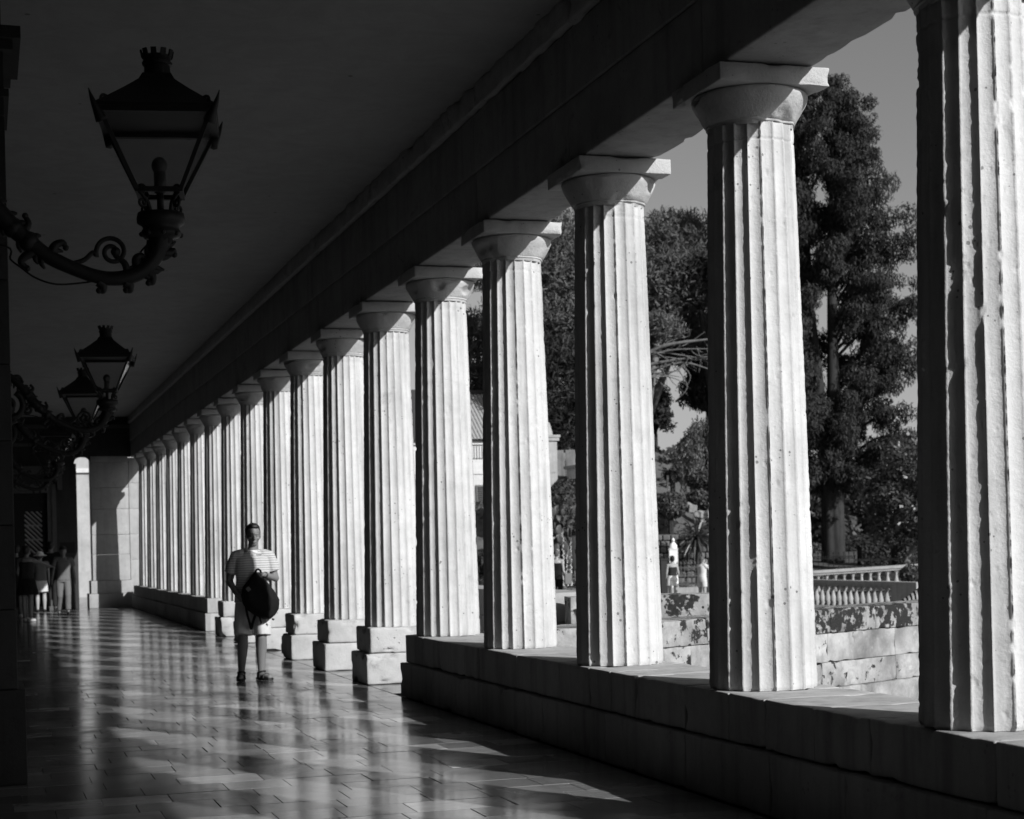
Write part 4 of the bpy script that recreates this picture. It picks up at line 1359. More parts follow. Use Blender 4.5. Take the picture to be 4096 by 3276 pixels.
def clipped_bush(label, px, py, Z, r, seed, group='clipped round bushes'):
    c = at(px, py, Z); g = np.random.default_rng(seed)
    zb = min(hill_z(c.x, c.y), c.z - r[2]) if 17 < c.x < 35 and c.y > 61 else gz(c.x, c.y)
    t = thing('clipped_bush', label, 'bush', (c.x, c.y, zb), 0, group)
    n = int(2600 * r[0] * r[2]); d = unit(g.normal(size=(n, 3)))
    bump = 1 + 0.05 * fbm(d * 3, seed)[:, None]
    p = np.array((0, 0, c.z - zb)) + d * np.array(r) * bump * (1 - 0.16 * g.random(n)[:, None] ** 2)
    link('foliage', leaf_mesh('foliage', leaves(p, d + .7 * g.normal(size=d.shape), 0.13, 0.07, g), M['shrub_leaf']), t)
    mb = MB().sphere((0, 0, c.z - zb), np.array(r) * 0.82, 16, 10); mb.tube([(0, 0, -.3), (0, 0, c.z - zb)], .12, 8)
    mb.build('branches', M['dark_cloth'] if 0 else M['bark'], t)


clipped_bush('lower clipped dome bush above the bust, left', 2682, 2022, 69, (0.75, 0.75, 0.55), 90)
clipped_bush('upper clipped dome bush under the weeping tree', 2835, 1925, 72, (0.95, 0.9, 0.48), 91)
clipped_bush('dark clipped bush between the two domes', 2800, 2000, 71.5, (0.65, 0.6, 0.5), 92)
clipped_bush('small shrub beside the white post on the slope', 2690, 1905, 76, (0.40, 0.4, 0.28), 93)
q = at(2671, 1912, 74.5)
tag(MB().tube([(q.x, q.y, q.z - 0.5), (q.x, q.y, q.z + .12)], 0.045, 8).build('marker_post', M['white_cloth']), 'short white post standing on the scrub slope', 'post')

# yucca
c = at(2785, 2150, 67.3)
yu = thing('yucca', 'big spiky yucca with radiating blade leaves behind the iron fence', 'plant', (c.x, c.y, gz(c.x, c.y) - .1))
g = np.random.default_rng(95)
LV = []
hz = c.z - yu.location[2]
for kx in range(150):
    d = unit(g.normal(size=3) + np.array((0, 0, .15))); L = g.uniform(0.7, 1.15)
    base = np.array((0, 0, hz)) + d * .06
    tip = base + d * L + np.array((0, 0, -0.18 * L)); mid = base + d * L * .55 + np.array((0, 0, .05))
    s = unit(np.cross(d, g.normal(size=3))) * .035
    LV.append(np.array([base - s, base + s, mid + s * .9, mid - s * .9])); LV.append(np.array([mid - s * .9, mid + s * .9, tip + s * .1, tip - s * .1]))
link('leaves', leaf_mesh('leaves', np.concatenate(LV), M['blade']), yu)
MB().tube([(0, 0, -.2), (0.05, 0, hz)], .11, 8).build('stem', M['bark'], yu, smooth=True)

clipped_bush('small dark shrub at the right end of the sunlit balustrade', 3645, 2300, 62, (0.42, 0.4, 0.36), 94, 'garden shrubs')
# pale rocks on the terrace edge
for kx, (px, py, s) in enumerate(((2768, 2035, .22), (2795, 2058, .26), (2830, 2062, .24), (2812, 2085, .14), (2756, 2022, .17))):
    q = at(px, py, 68.8)
    nm = ('tall pale rock', 'broad pale rock', 'pale rock cut by the column', 'small low pale rock', 'small upright pale rock')[kx]
    me = rough_block(s * 1.6, s * 1.2, s * (1.1 if kx % 2 else 1.5), 1000 + kx, M['rock'], seg=0.05, bev=s * .16, amp=s * .28, freq=7, name='rock')
    tag(link('rock', me, None, (q.x, q.y, q.z), (.2 * kx, .1, kx)), nm + ' on the edge of the planted terrace', 'rock', 'pale terrace rocks')
ter = thing('terrace_wall', 'rubble stone retaining wall in shade behind the bust', 'wall', (at(2640, 2200, 69.3).x - 2.5, at(2640, 2200, 69.3).y, 0), -0.3)
g = np.random.default_rng(97)
for r_ in range(9):
    x = 0.0
    while x < 5.6:
        l = g.uniform(.18, .42); hgt = .25
        me = rough_block(l - .03, .5, hgt - .03, 1100 + r_, M['old_wall'], seg=.12, bev=.05, amp=.02)
        link('stone', me, ter, (x + l / 2, g.uniform(-.02, .02), -.5 + hgt * r_ + .12)); x += l
MB().box(0, 5.6, .02, .4, -.6, 1.75).build('mortar', M['soil'], ter)

# shrubs and hedges of the first opening
c = at(3625, 1990, 70)
blob_tree('magnolia_tree', 'glossy leaved spreading tree right of the cypress trunk', (at(3575, 2280, 70).x, c.y, gz(c.x, c.y)), c + Vector((0.9, 0, 0)), (2.9, 2.0, 2.3), 150, 0.55, 200, (0.19, 0.09), M['gloss_leaf'], M['bark_pale'], 101, 'ball', 0.16, 0.9, 'trees of the garden', 18, False)
g = np.random.default_rng(103)
def hedge(label, px0, px1, py_top, Z, depth, seed, mat):
    a = at(px0, py_top, Z); b = at(px1, py_top, Z); zb = gz(a.x, a.y) - .1
    L, ang = wall_frame((a.x, a.y), (b.x, b.y))
    t = thing('hedge', label, 'hedge', (a.x, a.y, zb), ang, 'garden hedges')
    g = np.random.default_rng(seed); H = a.z - zb
    n = int(420 * (L * H + L * depth)); face = g.random(n) < (H / (H + depth))
    x = g.uniform(0, L, n); u = g.random(n)
    p = np.where(face[:, None], np.stack([x, 0 * x, u * H], 1), np.stack([x, u * depth, H + 0 * x], 1)) + g.normal(size=(n, 3)) * .06
    nr = np.where(face[:, None], np.array((0, -1.0, .3)), np.array((0, -.2, 1.0))) + .6 * g.normal(size=(n, 3))
    link('foliage', leaf_mesh('foliage', leaves(p, nr, .13, .07, g), mat), t)
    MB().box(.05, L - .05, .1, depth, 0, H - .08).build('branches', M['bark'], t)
hedge('dark square cut hedge right of the cypress trunk', 3450, 3585, 2180, 77, 1.5, 110, M['dark_leaf'])
hedge('lighter shrub hedge at the right edge behind the balustrade', 3590, 3760, 2185, 74, 1.5, 111, M['shrub_leaf'])
hedge('low dark hedge left of the cypress trunk', 3150, 3282, 2185, 88, 1.5, 112, M['shrub_leaf'])
hedge('low dark hedge under the shuttered window', 1840, 1990, 2222, 69, 1.2, 113, M['dark_leaf'])
hedge('dark hedge deep behind the cypress', 3380, 3800, 2150, 96, 2.0, 114, M['dark_leaf'])
q = at(3405, 2238, 76)
Lm = MB(); 
a_, b_ = at(3370, 2262, 74), at(3500, 2262, 74)
# lawn strip
ln = np.stack(np.meshgrid(np.linspace(36.5, 48, 24), np.linspace(66, 80, 24), indexing='ij'), -1).reshape(-1, 2)
lz = ground_z(ln[:, 0], ln[:, 1]) + 0.06 + 0.05 * np.clip(ln[:, 1] - 68, 0, 12)
i, j = np.meshgrid(np.arange(23), np.arange(23), indexing='ij')
structure(link('lawn', mesh_np('lawn', np.concatenate([ln, lz[:, None]], 1), np.stack([i * 24 + j, (i + 1) * 24 + j, (i + 1) * 24 + j + 1, i * 24 + j + 1], -1).reshape(-1, 4), [M['grass']], True)))
# far belt of trees
g = np.random.default_rng(120)
Cc, Rr = [], []
for kx in range(520):
    az = g.uniform(math.radians(12), math.radians(36)); d = g.uniform(112, 135)
    x, y = math.sin(az) * d, math.cos(az) * d
    hmax = 6.0 + 2.5 * vnoise(np.array([[az * 30, 0, 0]]), 5)[0]
    Cc.append((x, y, gz(x, y) + g.uniform(0.0, 1.0) * hmax)); Rr.append(g.uniform(.9, 1.7))
stuff(link('far_trees', leaf_mesh('far_trees', clump_leaves(Cc, Rr, 55, .5, .26, 121), M['shrub_leaf'])))

# ------------------------------------------------------------------ garden furniture
def iron_fence(label, a, b, za, h, step, group='iron garden fences', hoop=False):
    L, ang = wall_frame(a, b); n = int(L / step)
    t = thing('iron_fence', label, 'fence', (a[0], a[1], za), ang, group)
    for k, z in enumerate((0.12, h * .5 if hoop else h * .72, h - .12)):
        MB().box(0, L, -.012, .012, z - .018, z + .018).build('rail', M['fence_iron'], t)
    pk = MB().tube([(0, 0, 0), (0, 0, h - .02)], .013, 6)
    pk.tube([(0, 0, h - .02), (0, 0, h + .03), (0, 0, h + .10)], [.013, .032, .002], 6)
    me = pk.mesh('picket', M['fence_iron'])
    for i in range(n + 1):
        link('picket', me, t, (i * step, 0.0, 0))
    if hoop:
        an = np.linspace(0, PI, 10)
        hm = MB().tube(np.stack([step * .5 * np.cos(an), 0 * an, step * .5 * np.sin(an)], 1), .010, 5).mesh('hoop', M['fence_iron'])
        for i in range(0, n):
            link('hoop', hm, t, (i * step + step / 2, 0, h * .5 + .02))
    return t


a = at(2655, 2372, 60); b = at(2860, 2365, 60)
iron_fence('iron fence with rings and spiked pickets behind the two women', (a.x, a.y), (b.x, b.y), at(2700, 2352, 60).z, 0.83, 0.125, hoop=True)
cb = MB(); L, ang = wall_frame((a.x, a.y), (b.x, b.y))
o = cb.box(-1.2, L + 1, -.12, .12, -.6, at(2700, 2350, 60).z).build('fence_curb', M['bal_stone'], None, (a.x, a.y, 0), (0, 0, ang))
tag(o, 'low stone curb under the ringed iron fence', 'curb')
q = at(2655, 2400, 59.5)
gp = thing('gate_post', 'dark square post at the left end of the iron fence', 'post', (q.x, q.y, -.6))
MB().box(-.12, .12, -.12, .12, 0, 1.42).build('shaft', M['dark_wood'], gp)
MB().box(-.15, .15, -.15, .15, 1.421, 1.47).build('cap', M['dark_wood'], gp)
a = at(3130, 2276, 73); b = at(3420, 2276, 73)
iron_fence('spiked iron fence in front of the cypress trunk', (a.x, a.y), (b.x, b.y), a.z - .1, 0.70, 0.22)
a = at(3421, 2276, 71); b = at(3750, 2262, 71)
iron_fence('spiked iron fence before the dark square hedge', (a.x, a.y), (b.x, b.y), a.z - .1, 0.62, 0.30)
# bust on a pedestal
q = at(2693, 2195, 66)
bu = thing('bust', 'white marble bust on a tall square white pedestal', 'statue', (q.x, q.y, -.6), R(-20))
zt = q.z + .6
MB().box(-.165, .165, -.165, .165, .15, zt - .03).build('pedestal', M['marble_bust'], bu)
MB().box(-.20, .20, -.20, .20, 0, .149).build('plinth', M['marble_bust'], bu)
MB().box(-.185, .185, -.185, .185, zt - .029, zt).build('pedestal_cap', M['marble_bust'], bu)
bm_ = MB().lathe([(.14, zt), (.15, zt + .05), (.145, zt + .12), (.11, zt + .19), (.06, zt + .225), (.052, zt + .26), (.05, zt + .28)], 20, (0, 0, 0), sx=1.0, sy=.7)
bm_.sphere((0, -.01, zt + .335), (.062, .075, .085), 16, 12); bm_.sphere((0, -.085, zt + .33), (.014, .02, .022), 8, 6)
bm_.build('bust', M['marble_bust'], bu, smooth=True)
# dark litter bin beside the second woman
q = at(2832, 2400, 58)
bn = thing('litter_bin', 'dark post mounted bin beside the photographing woman, cut by the column', 'bin', (q.x, q.y, -.6))
MB().box(-.13, .13, -.13, .13, .35, 1.02).build('body', M['dark_wood'], bn); MB().box(-.15, .15, -.15, .15, 1.021, 1.08).build('lid', M['dark_wood'], bn)
MB().box(-.12, .12, -.12, .12, 0, .349).build('base', M['dark_wood'], bn)

# old gate pier, old wall, cactus and flower spikes in the third opening
q = at(2192, 1765, 70)
op = thing('gate_pier', 'old stone gate pier with a moulded cap above the cactus', 'pier', (q.x, q.y, 0))
z0 = hill_z(q.x, q.y) - 0.3
MB().box(-.45, .28, -.3, .3, z0, q.z).build('shaft', M['bal_stone'], op)
MB().box(-.52, .36, -.38, .38, q.z + .001, q.z + .14).build('cap', M['bal_stone'], op); MB().box(-.56, .40, -.42, .42, q.z + .141, q.z + .24).build('cap_moulding', M['bal_stone'], op)
MB().lathe([(.30, q.z + .241), (.28, q.z + .4), (.18, q.z + .75), (.05, q.z + .85)], 12, (-.1, 0, 0)).build('finial', M['bal_stone'], op)
q = at(2200, 1800, 71)
ow = thing('old_wall', 'old patchy rendered wall behind the cactus', 'wall', (q.x - 1.0, q.y, 0), .1)
for i in range(3):
    link('wall_panel', rough_block(1.1, .4, q.z + .6, 1200 + i, M['old_wall'], seg=.12, bev=.02, amp=.03, chip=.08), ow, (i * 1.1, 0, (q.z - .6) / 2))
q = at(2326, 1950, 69)
wb_ = thing('white_hut', 'sliver of a white rendered hut at the right of the third gap', 'building', (q.x + .9, q.y, 0))
MB().box(-1.0, 1.0, 0, 1.5, -.6, at(2300, 1870, 69).z).build('wall_face', M['white_wall'], wb_)
MB().box(-1.1, 1.1, -.1, 1.6, at(2300, 1870, 69).z + .001, at(2300, 1870, 69).z + .12).build('roof', M['roof_tile'], wb_)
q = at(2262, 2080, 66)
ca = thing('prickly_pear', 'large prickly pear cactus in front of the old wall', 'plant', (q.x, q.y, 0.5))
g = np.random.default_rng(130); pads = []
stack = [(np.array((x, 0, z)), 0) for x in (-.6, -.2, .2, .6) for z in (0.2, 1.0)]
cnt = 0
while stack and cnt < 110:
    b_, lv = stack.pop(0)
    d = unit(np.array((g.normal() * .7, g.normal() * .3, 1.0))); L = g.uniform(.26, .4)
    me_ = MB().sphere((0, 0, L * .5), (L * .36, .035, L * .55), 10, 7)
    o = me_.build('pad', M['cactus'], ca, tuple(b_), smooth=True)
    o.rotation_euler = Vector(d).to_track_quat('Z', 'Y').to_euler(); o.rotation_euler.rotate_axis('Z', g.uniform(0, PI))
    cnt += 1
    if lv < 6:
        for _ in range(2 if g.random() < .7 else 1):
            stack.append((b_ + d * L * .95 + g.normal(size=3) * np.array((.1, .12, .02)), lv + 1))
clipped_bush('dark leafy shrub growing round the prickly pear below the old wall', 2272, 2030, 67.6, (0.95, 0.5, 1.15), 96, 'garden shrubs')
for kx, (px, p0_, nm) in enumerate(((2256, 2128, 'tallest pale flower spike'), (2286, 2165, 'second tallest pale flower spike'), (2270, 2218, 'shorter pale flower spike between the tall two'), (2233, 2200, 'pale flower spike half hidden by the column'))):
    a = at(px, 2370, 59.5); b = at(px, p0_, 59.5)
    sp = thing('flower_spike', nm + ' beside the woman with the bag', 'plant', (a.x, a.y, a.z), 0, 'pale flower spikes')
    H = b.z - a.z; mb = MB().tube([(0, 0, 0), (0, 0, H)], .012, 5); mb.build('stem', M['shrub_leaf'], sp)
    fb = MB(); g = np.random.default_rng(140 + kx)
    for z in np.arange(.25, H, .05):
        an_ = g.uniform(0, 2 * PI); fb.sphere((math.cos(an_) * .025, math.sin(an_) * .025, z), .032 * (1.1 - .4 * z / H), 6, 5)
    fb.build('blossom', M['pale_cloth'], sp)

# ------------------------------------------------------------------ house in the narrowest gap
q = at(1900, 1765, 75)
ho = thing('house', 'white house with a clay tiled roof and grey shuttered window', 'house', (q.x, q.y, 0))
zt = q.z
MB().box(-4.5, 2.4, 0, 7, -.6, zt - .15).build('wall', M['white_wall'], ho)
MB().box(-4.6, 2.5, -.12, 7.1, zt - .149, zt + .02).build('cornice', M['white_wall'], ho)
MB().box(-4.55, 2.45, -.05, -.001, zt - 1.45, zt - 1.3).build('string_course', M['white_wall'], ho)
rfb = MB()
rfb.add([(-4.6, -.3, zt + .02), (2.5, -.3, zt + .02), (2.5, 3.5, zt + 2.6), (-4.6, 3.5, zt + 2.6), (-4.6, 7.1, zt + .02), (2.5, 7.1, zt + .02)], [np.array([(0, 1, 2, 3), (3, 2, 5, 4)])])
roof = rfb.build('roof', M['joint'], ho)
an_ = np.linspace(0, PI, 7)
tv = []
for y_ in (0, .42):
    for s_ in (1.0, .82):
        pass
tl = MB()
ring = lambda y_, r_: [(r_ * math.cos(t_), y_, r_ * .75 * math.sin(t_)) for t_ in an_]
Vt = ring(0, .085) + ring(.42, .07)
tl.add(Vt, np.array([(k, k + 1, 8 + k, 7 + k) for k in range(6)]))
tme = tl.mesh('roof_tile', M['roof_tile'], True)
slope = math.atan2(2.58, 3.8)
for r_ in range(11):
    for c_ in range(14):
        x = -0.9 + c_ * .165; s = r_ * .36
        link('roof_tile', tme, roof, (x, -.32 + s * math.cos(slope), zt + .04 + s * math.sin(slope)), (slope + .04, 0, 0))
for c_ in range(24):
    MB().box(-.9 + c_ * .12, -.83 + c_ * .12, -.10, -.001, zt - .75, zt - .22).build('dentil', M['white_wall'], ho)
wz0, wz1 = at(1915, 2155, 75).z, at(1915, 1940, 75).z
sh = MB(); sh.box(-.02, .03, -.09, -.04, wz0, wz1).box(.60, .65, -.09, -.04, wz0, wz1).box(.03, .60, -.09, -.04, wz0, wz0 + .08).box(.03, .60, -.09, -.04, wz1 - .08, wz1).box(.03, .60, -.09, -.04, (wz0 + wz1) / 2 - .04, (wz0 + wz1) / 2 + .04)
sho = sh.build('shutter', M['shutter'], ho)
sm = MB().box(.03, .60, -.02, .02, -.006, .006).mesh('louvre', M['shutter'])
nl = 28
for i in range(nl):
    z = wz0 + .1 + (wz1 - wz0 - .2) * i / (nl - 1)
    link('louvre', sm, sho, (0, -.06, z), (.7, 0, 0))
MB().box(-.1, .75, -.12, -.001, wz0 - .2, wz0 - .01).build('window_sill', M['white_wall'], ho)
MB().box(-.02, .65, -.03, -.001, wz0, wz1).build('window_pane', M['dark_wood'], ho)

# ------------------------------------------------------------------ people
def capsule(mb, p0, p1, r0_, r1_, n=14, flat=False):
    p0 = np.array(p0, float); p1 = np.array(p1, float)
    if flat:
        mb.tube([p0, (p0 + p1) / 2, p1], [r0_, (r0_ + r1_) / 2, r1_], n)
        return
    d = p1 - p0; L = np.linalg.norm(d); d = d / (L + 1e-9)
    a = np.linspace(0, PI / 2, 5)
    pts = [p0 - d * r0_ * math.cos(t) for t in a] + [p0 + d * L * f for f in (0.25, 0.5, 0.75)] + [p1 + d * r1_ * math.sin(t) for t in a]
    rad = [max(1e-3, r0_ * math.sin(t)) for t in a] + [r0_ + (r1_ - r0_) * f for f in (0.25, 0.5, 0.75)] + [max(1e-3, r1_ * math.cos(t)) for t in a]
    mb.tube(pts, rad, n)


def loft(mb, secs, n=24, power=2.3):
    """secs: (cx, cy, z, rx, ry) horizontal rounded sections, capped"""
    an = np.arange(n) * 2 * PI / n; V = []
    for (cx, cy, z, rx, ry) in secs:
        c, s_ = np.cos(an), np.sin(an)
        V.append(np.stack([cx + rx * np.sign(c) * np.abs(c) ** (2 / power), cy + ry * np.sign(s_) * np.abs(s_) ** (2 / power), np.full(n, z)], 1))
    m = len(secs)
    i, j = np.meshgrid(np.arange(m - 1), np.arange(n), indexing='ij')
    q = np.stack([i * n + j, i * n + (j + 1) % n, (i + 1) * n + (j + 1) % n, (i + 1) * n + j], -1).reshape(-1, 4)
    mb.add(np.concatenate(V), [q, np.array([list(range(n))[::-1], [(m - 1) * n + k for k in range(n)]])])


def fuse(mb, name, mat, parent, voxel, smooth=4, fac=0.5, wrinkle=0.0, wfreq=9.0):
    """grow one continuous skin over the collected shapes"""
    tmp = link('tmp', mb.mesh('tmp', mat, True))
    m = tmp.modifiers.new('r', 'REMESH'); m.mode = 'VOXEL'; m.voxel_size = voxel; m.use_smooth_shade = True
    if smooth:
        sm = tmp.modifiers.new('s', 'SMOOTH'); sm.factor = fac; sm.iterations = smooth
    dg = bpy.context.evaluated_depsgraph_get()
    me = bpy.data.meshes.new_from_object(tmp.evaluated_get(dg))
    bpy.data.objects.remove(tmp)
    me.name = name
    n = len(me.vertices)
    if wrinkle:
        co = np.empty(n * 3, np.float32); me.vertices.foreach_get('co', co); co = co.reshape(-1, 3)
        nr = np.empty(n * 3, np.float32); me.vertices.foreach_get('normal', nr); nr = nr.reshape(-1, 3)
        f = fbm(co * np.array((1, 1, 0.55)) * wfreq, 3, 3)
        co = co + nr * (f * wrinkle)[:, None]
        me.vertices.foreach_set('co', co.astype(np.float32).ravel())
    me.materials.clear(); me.materials.append(mat)
    me.polygons.foreach_set('use_smooth', np.ones(len(me.polygons), bool))
    me.update()
    return link(name, me, parent)


def hand(mb, wrist, palm_dir, finger_dir, side, k=1.0, curl=0.6):
    """palm and five fingers; palm_dir: towards the knuckles, finger_dir: way the fingers bend, side: towards the thumb"""
    w = np.array(wrist, float); u = unit(np.array(palm_dir, float)); f = np.array(finger_dir, float); f = unit(f - u * (f @ u)); s_ = np.array(side, float); s_ = unit(s_ - u * (s_ @ u) - f * (s_ @ f))
    for q in (-.03, -.012, .008, .028):
        capsule(mb, w + u * .015 * k + s_ * q * .7 * k, w + u * .088 * k + s_ * q * k, .017 * k, .0145 * k, 8)
    for q, l in ((-.034, .058), (-.012, .072), (.010, .078), (.031, .070)):
        b = w + u * .092 * k + s_ * q * k
        d1 = unit(u * (1 - curl * .5) + f * curl * .8); d2 = unit(u * (1 - curl * 1.3) + f * (curl * 1.3)); d3 = unit(u * (1 - curl * 2.0) + f * curl * 1.4)
        p1 = b + d1 * l * .46 * k; p2 = p1 + d2 * l * .32 * k; p3 = p2 + d3 * l * .25 * k
        capsule(mb, b, p1, .0098 * k, .0092 * k, 8); capsule(mb, p1, p2, .0092 * k, .0085 * k, 8); capsule(mb, p2, p3, .0085 * k, .0075 * k, 8)
    tb_ = w + u * .03 * k + s_ * .034 * k
    t1 = tb_ + unit(u * .7 + s_ * .7 + f * .2) * .045 * k; t2 = t1 + unit(u * .9 + s_ * .15 + f * .5) * .032 * k
    capsule(mb, tb_, t1, .0125 * k, .011 * k, 8); capsule(mb, t1, t2, .011 * k, .0085 * k, 8)


def head(mb, c, k=1.0, yaw=0.0, pitch=0.0):
    """head centred at c, facing -y before yaw/pitch"""
    M3 = np.array(Euler((pitch, 0, yaw)).to_matrix())
    P = lambda x, y, z: np.array(c) + M3 @ (np.array((x, y, z)) * k)
    def ball(x, y, z, r, n=14):
        mb2 = MB().sphere((0, 0, 0), np.array(r) * k, n, 10)
        V = np.concatenate(mb2.V) @ M3.T + P(x, y, z)
        mb.add(V, [np.concatenate(v) for v in mb2.P.values()])
    ball(0, .012, .035, (.076, .094, .088), 18)
    ball(0, -.018, -.03, (.062, .074, .082), 18)
    ball(0, -.040, -.085, (.040, .040, .030))
    ball(0, -.095, -.016, (.013, .018, .026)); ball(0, -.107, -.033, (.017, .015, .012))
    ball(0, -.085, .022, (.052, .016, .012))
    ball(0, -.083, -.062, (.024, .012, .007)); ball(0, -.082, -.073, (.020, .012, .007))
    for s_ in (-1, 1):
        ball(s_ * .075, .012, -.008, (.010, .020, .032)); ball(s_ * .040, -.062, -.028, (.026, .022, .022)); ball(s_ * .030, -.082, .003, (.014, .008, .008))
    return P, M3


def person(name, label, loc, yaw, J, clothes, hair, skin, voxel=0.012, k=1.0, group=None, headyaw=0.0, headpitch=0.0, hands=True, hair_style='short', shoes=None, sex='m', curl=(0.6, 0.6)):
    """J: joints in metres in the person's own frame, facing -y. clothes: list of callables(parent, J)"""
    t = thing(name, label, 'person', loc, yaw, group); t.scale = (k, k, k)
    D = dict(head=(0, -.02, 1.64), neck=(0, 0.01, 1.49), chest=(0, 0.01, 1.32), waist=(0, 0.0, 1.10), pelvis=(0, 0.01, .95),
             shL=(.185, .01, 1.43), elL=(.23, .03, 1.14), wrL=(.24, -.03, .89), shR=(-.185, .01, 1.43), elR=(-.23, .03, 1.14), wrR=(-.24, -.03, .89),
             hipL=(.09, .01, .93), knL=(.10, -.015, .50), anL=(.10, .02, .09), toL=(.12, -.14, .025), hipR=(-.09, .01, .93), knR=(-.10, -.015, .50), anR=(-.10, .02, .09), toR=(-.12, -.14, .025),
             hdL=(0, 0, -1), hfL=(0, -1, 0), hsL=(0, -.8, 0), hdR=(0, 0, -1), hfR=(0, -1, 0), hsR=(0, -.8, 0))
    D.update(J); J = {a: np.array(b, float) for a, b in D.items()}
    w = 1.0 if sex == 'm' else 0.88
    mb = MB()
    P, M3 = head(mb, J['head'], 1.06, headyaw, headpitch)
    capsule(mb, J['neck'] - (0, 0, .06), J['head'] + np.array((0, .02, -.05)), .058 * w, .053 * w)
    loft(mb, [(*J['pelvis'][:2], J['pelvis'][2] - .10, .12 * w, .09), (*J['pelvis'][:2], J['pelvis'][2], .165, .115), (*J['waist'][:2], J['waist'][2], .14 * w, .10 * w), (*J['chest'][:2], J['chest'][2], .17 * w, .115), (*J['chest'][:2], J['chest'][2] + .10, .16 * w, .10), (*J['neck'][:2], J['neck'][2] - .03, .06, .06)])
    for s_ in 'LR':
        capsule(mb, J['sh' + s_], J['el' + s_], .052 * w, .041 * w); capsule(mb, J['el' + s_], J['wr' + s_], .042 * w, .028 * w)
        capsule(mb, J['sh' + s_], J['chest'] + (J['sh' + s_] - J['chest']) * .35 + np.array((0, 0, .06)), .060 * w, .075 * w)
        capsule(mb, J['hip' + s_], J['kn' + s_], .088, .057); 
        kn, an_ = J['kn' + s_], J['an' + s_]; cf = kn + (an_ - kn) * .3 + np.array((0, .018, 0))
        capsule(mb, kn, cf, .057, .063); capsule(mb, cf, an_, .063, .037)
        to = J['to' + s_]; fd = unit(np.array((to[0] - an_[0], to[1] - an_[1], 0)))
        capsule(mb, an_ - fd * .035 + np.array((0, 0, -.045)), an_ + fd * .03 - np.array((0, 0, .035)), .036, .038)
        capsule(mb, an_ + fd * .02 - np.array((0, 0, .035)), to + np.array((0, 0, .012)), .040, .028)
        if hands:
            hand(mb, J['wr' + s_], J['hd' + s_], J['hf' + s_], J['hs' + s_], 0.95 * w, curl[0 if s_ == 'L' else 1])
    fuse(mb, 'body', skin, t, voxel, 2 if voxel < .009 else 3, 0.5)
    if hair is not None:
        hb = MB()
        def hball(x, y, z, r):
            m2 = MB().sphere((0, 0, 0), np.array(r) * 1.05, 16, 12); V = np.concatenate(m2.V) @ M3.T + P(x, y, z); hb.add(V, [np.concatenate(v) for v in m2.P.values()])
        hball(0, .028, .052, (.083, .092, .083)); hball(0, .062, .0, (.072, .055, .075)); hball(0, -.035, .098, (.062, .045, .030))
        for s_ in (-1, 1):
            hball(s_ * .066, .018, .035, (.016, .045, .045))
        if hair_style == 'long':
            hball(0, .075, -.09, (.075, .045, .12)); hball(0, .08, -.19, (.07, .035, .10))
        if hair_style == 'tied':
            hball(0, .115, .03, (.035, .035, .04))
        fuse(hb, 'hair', hair, t, max(voxel, .009), 2, wrinkle=.004, wfreq=40)
    for c_ in clothes:
        c_(t, J)
    return t, J, P, M3


def top_garment(mat, hem=0.90, sleeve=0.55, name='shirt', voxel=.009, wide=1.0, strapless=False, neck_z=None):
    def f(t, J):
        mb = MB(); c, w_, p = J['chest'], J['waist'], J['pelvis']
        secs = [(p[0], p[1], hem, .185 * wide, .140), (p[0], p[1], p[2] + .06, .180 * wide, .135), (w_[0], w_[1] - .008, w_[2] + .04, .172 * wide, .130), (c[0], c[1] - .006, c[2] - .02, .188 * wide, .135)]
        if strapless:
            secs += [(c[0], c[1], c[2] + .045, .176 * wide, .125)]
        else:
            nz = J['neck'][2]
            secs += [(c[0], c[1], c[2] + .06, .186 * wide, .128), (c[0], c[1], nz - .085, .150 * wide, .105), (c[0], c[1], nz - .045, .110 * wide, .092), (J['neck'][0], J['neck'][1], nz - .012, .088, .082)]
        loft(mb, secs, 28)
        if sleeve and not strapless:
            for s_ in 'LR':
                sh, el = J['sh' + s_], J['el' + s_]
                e = sh + (el - sh) * sleeve
                capsule(mb, sh + (c - sh) * .3 + np.array((0, 0, .030)), sh, .078, .068)
                capsule(mb, sh, sh + (e - sh) * .5, .068, .076); capsule(mb, sh + (e - sh) * .3, e, .073, .082, flat=True)
        o = fuse(mb, name, mat, t, voxel, 3, .5, .010, 7)
        return o
    return f


def leg_garment(mat, length=0.9, name='trousers', voxel=.010, flare=1.0, wr=.008):
    """length: fraction of the way hip-knee-ankle covered (1 = knee, 2 = ankle)"""
    def f(t, J):
        mb = MB(); p = J['pelvis']
        loft(mb, [(p[0], p[1], p[2] - .10, .165, .125), (p[0], p[1], p[2], .182, .136), (p[0], p[1], p[2] + .09, .168, .124)])
        for s_ in 'LR':
            h, kn, an_ = J['hip' + s_] - np.array((0, 0, .04)), J['kn' + s_], J['an' + s_]
            if length <= 1.2:
                e = h + (kn - h) * length; capsule(mb, h, e, .108, .100 * flare, flat=True); mb.sphere(h, .108, 14, 10)
            else:
                capsule(mb, h, kn, .106, .082 * flare); e = kn + (an_ - kn) * (length - 1); capsule(mb, kn, e, .080 * flare, .072 * flare, flat=True)
        fuse(mb, name, mat, t, voxel, 3, .5, wr, 8)
    return f


def skirt(mat, hem=.55, name='skirt', flare=.27, top=1.03, voxel=.012):
    def f(t, J):
        mb = MB(); p = J['pelvis']
        loft(mb, [(p[0], p[1], hem, flare, flare * .8), (p[0], p[1], (hem + p[2]) / 2, (flare + .18) / 2, .16), (p[0], p[1], p[2], .178, .132), (p[0], p[1], top, .150, .112)])
        fuse(mb, name, mat, t, voxel, 3, .5, .018, 10)
    return f


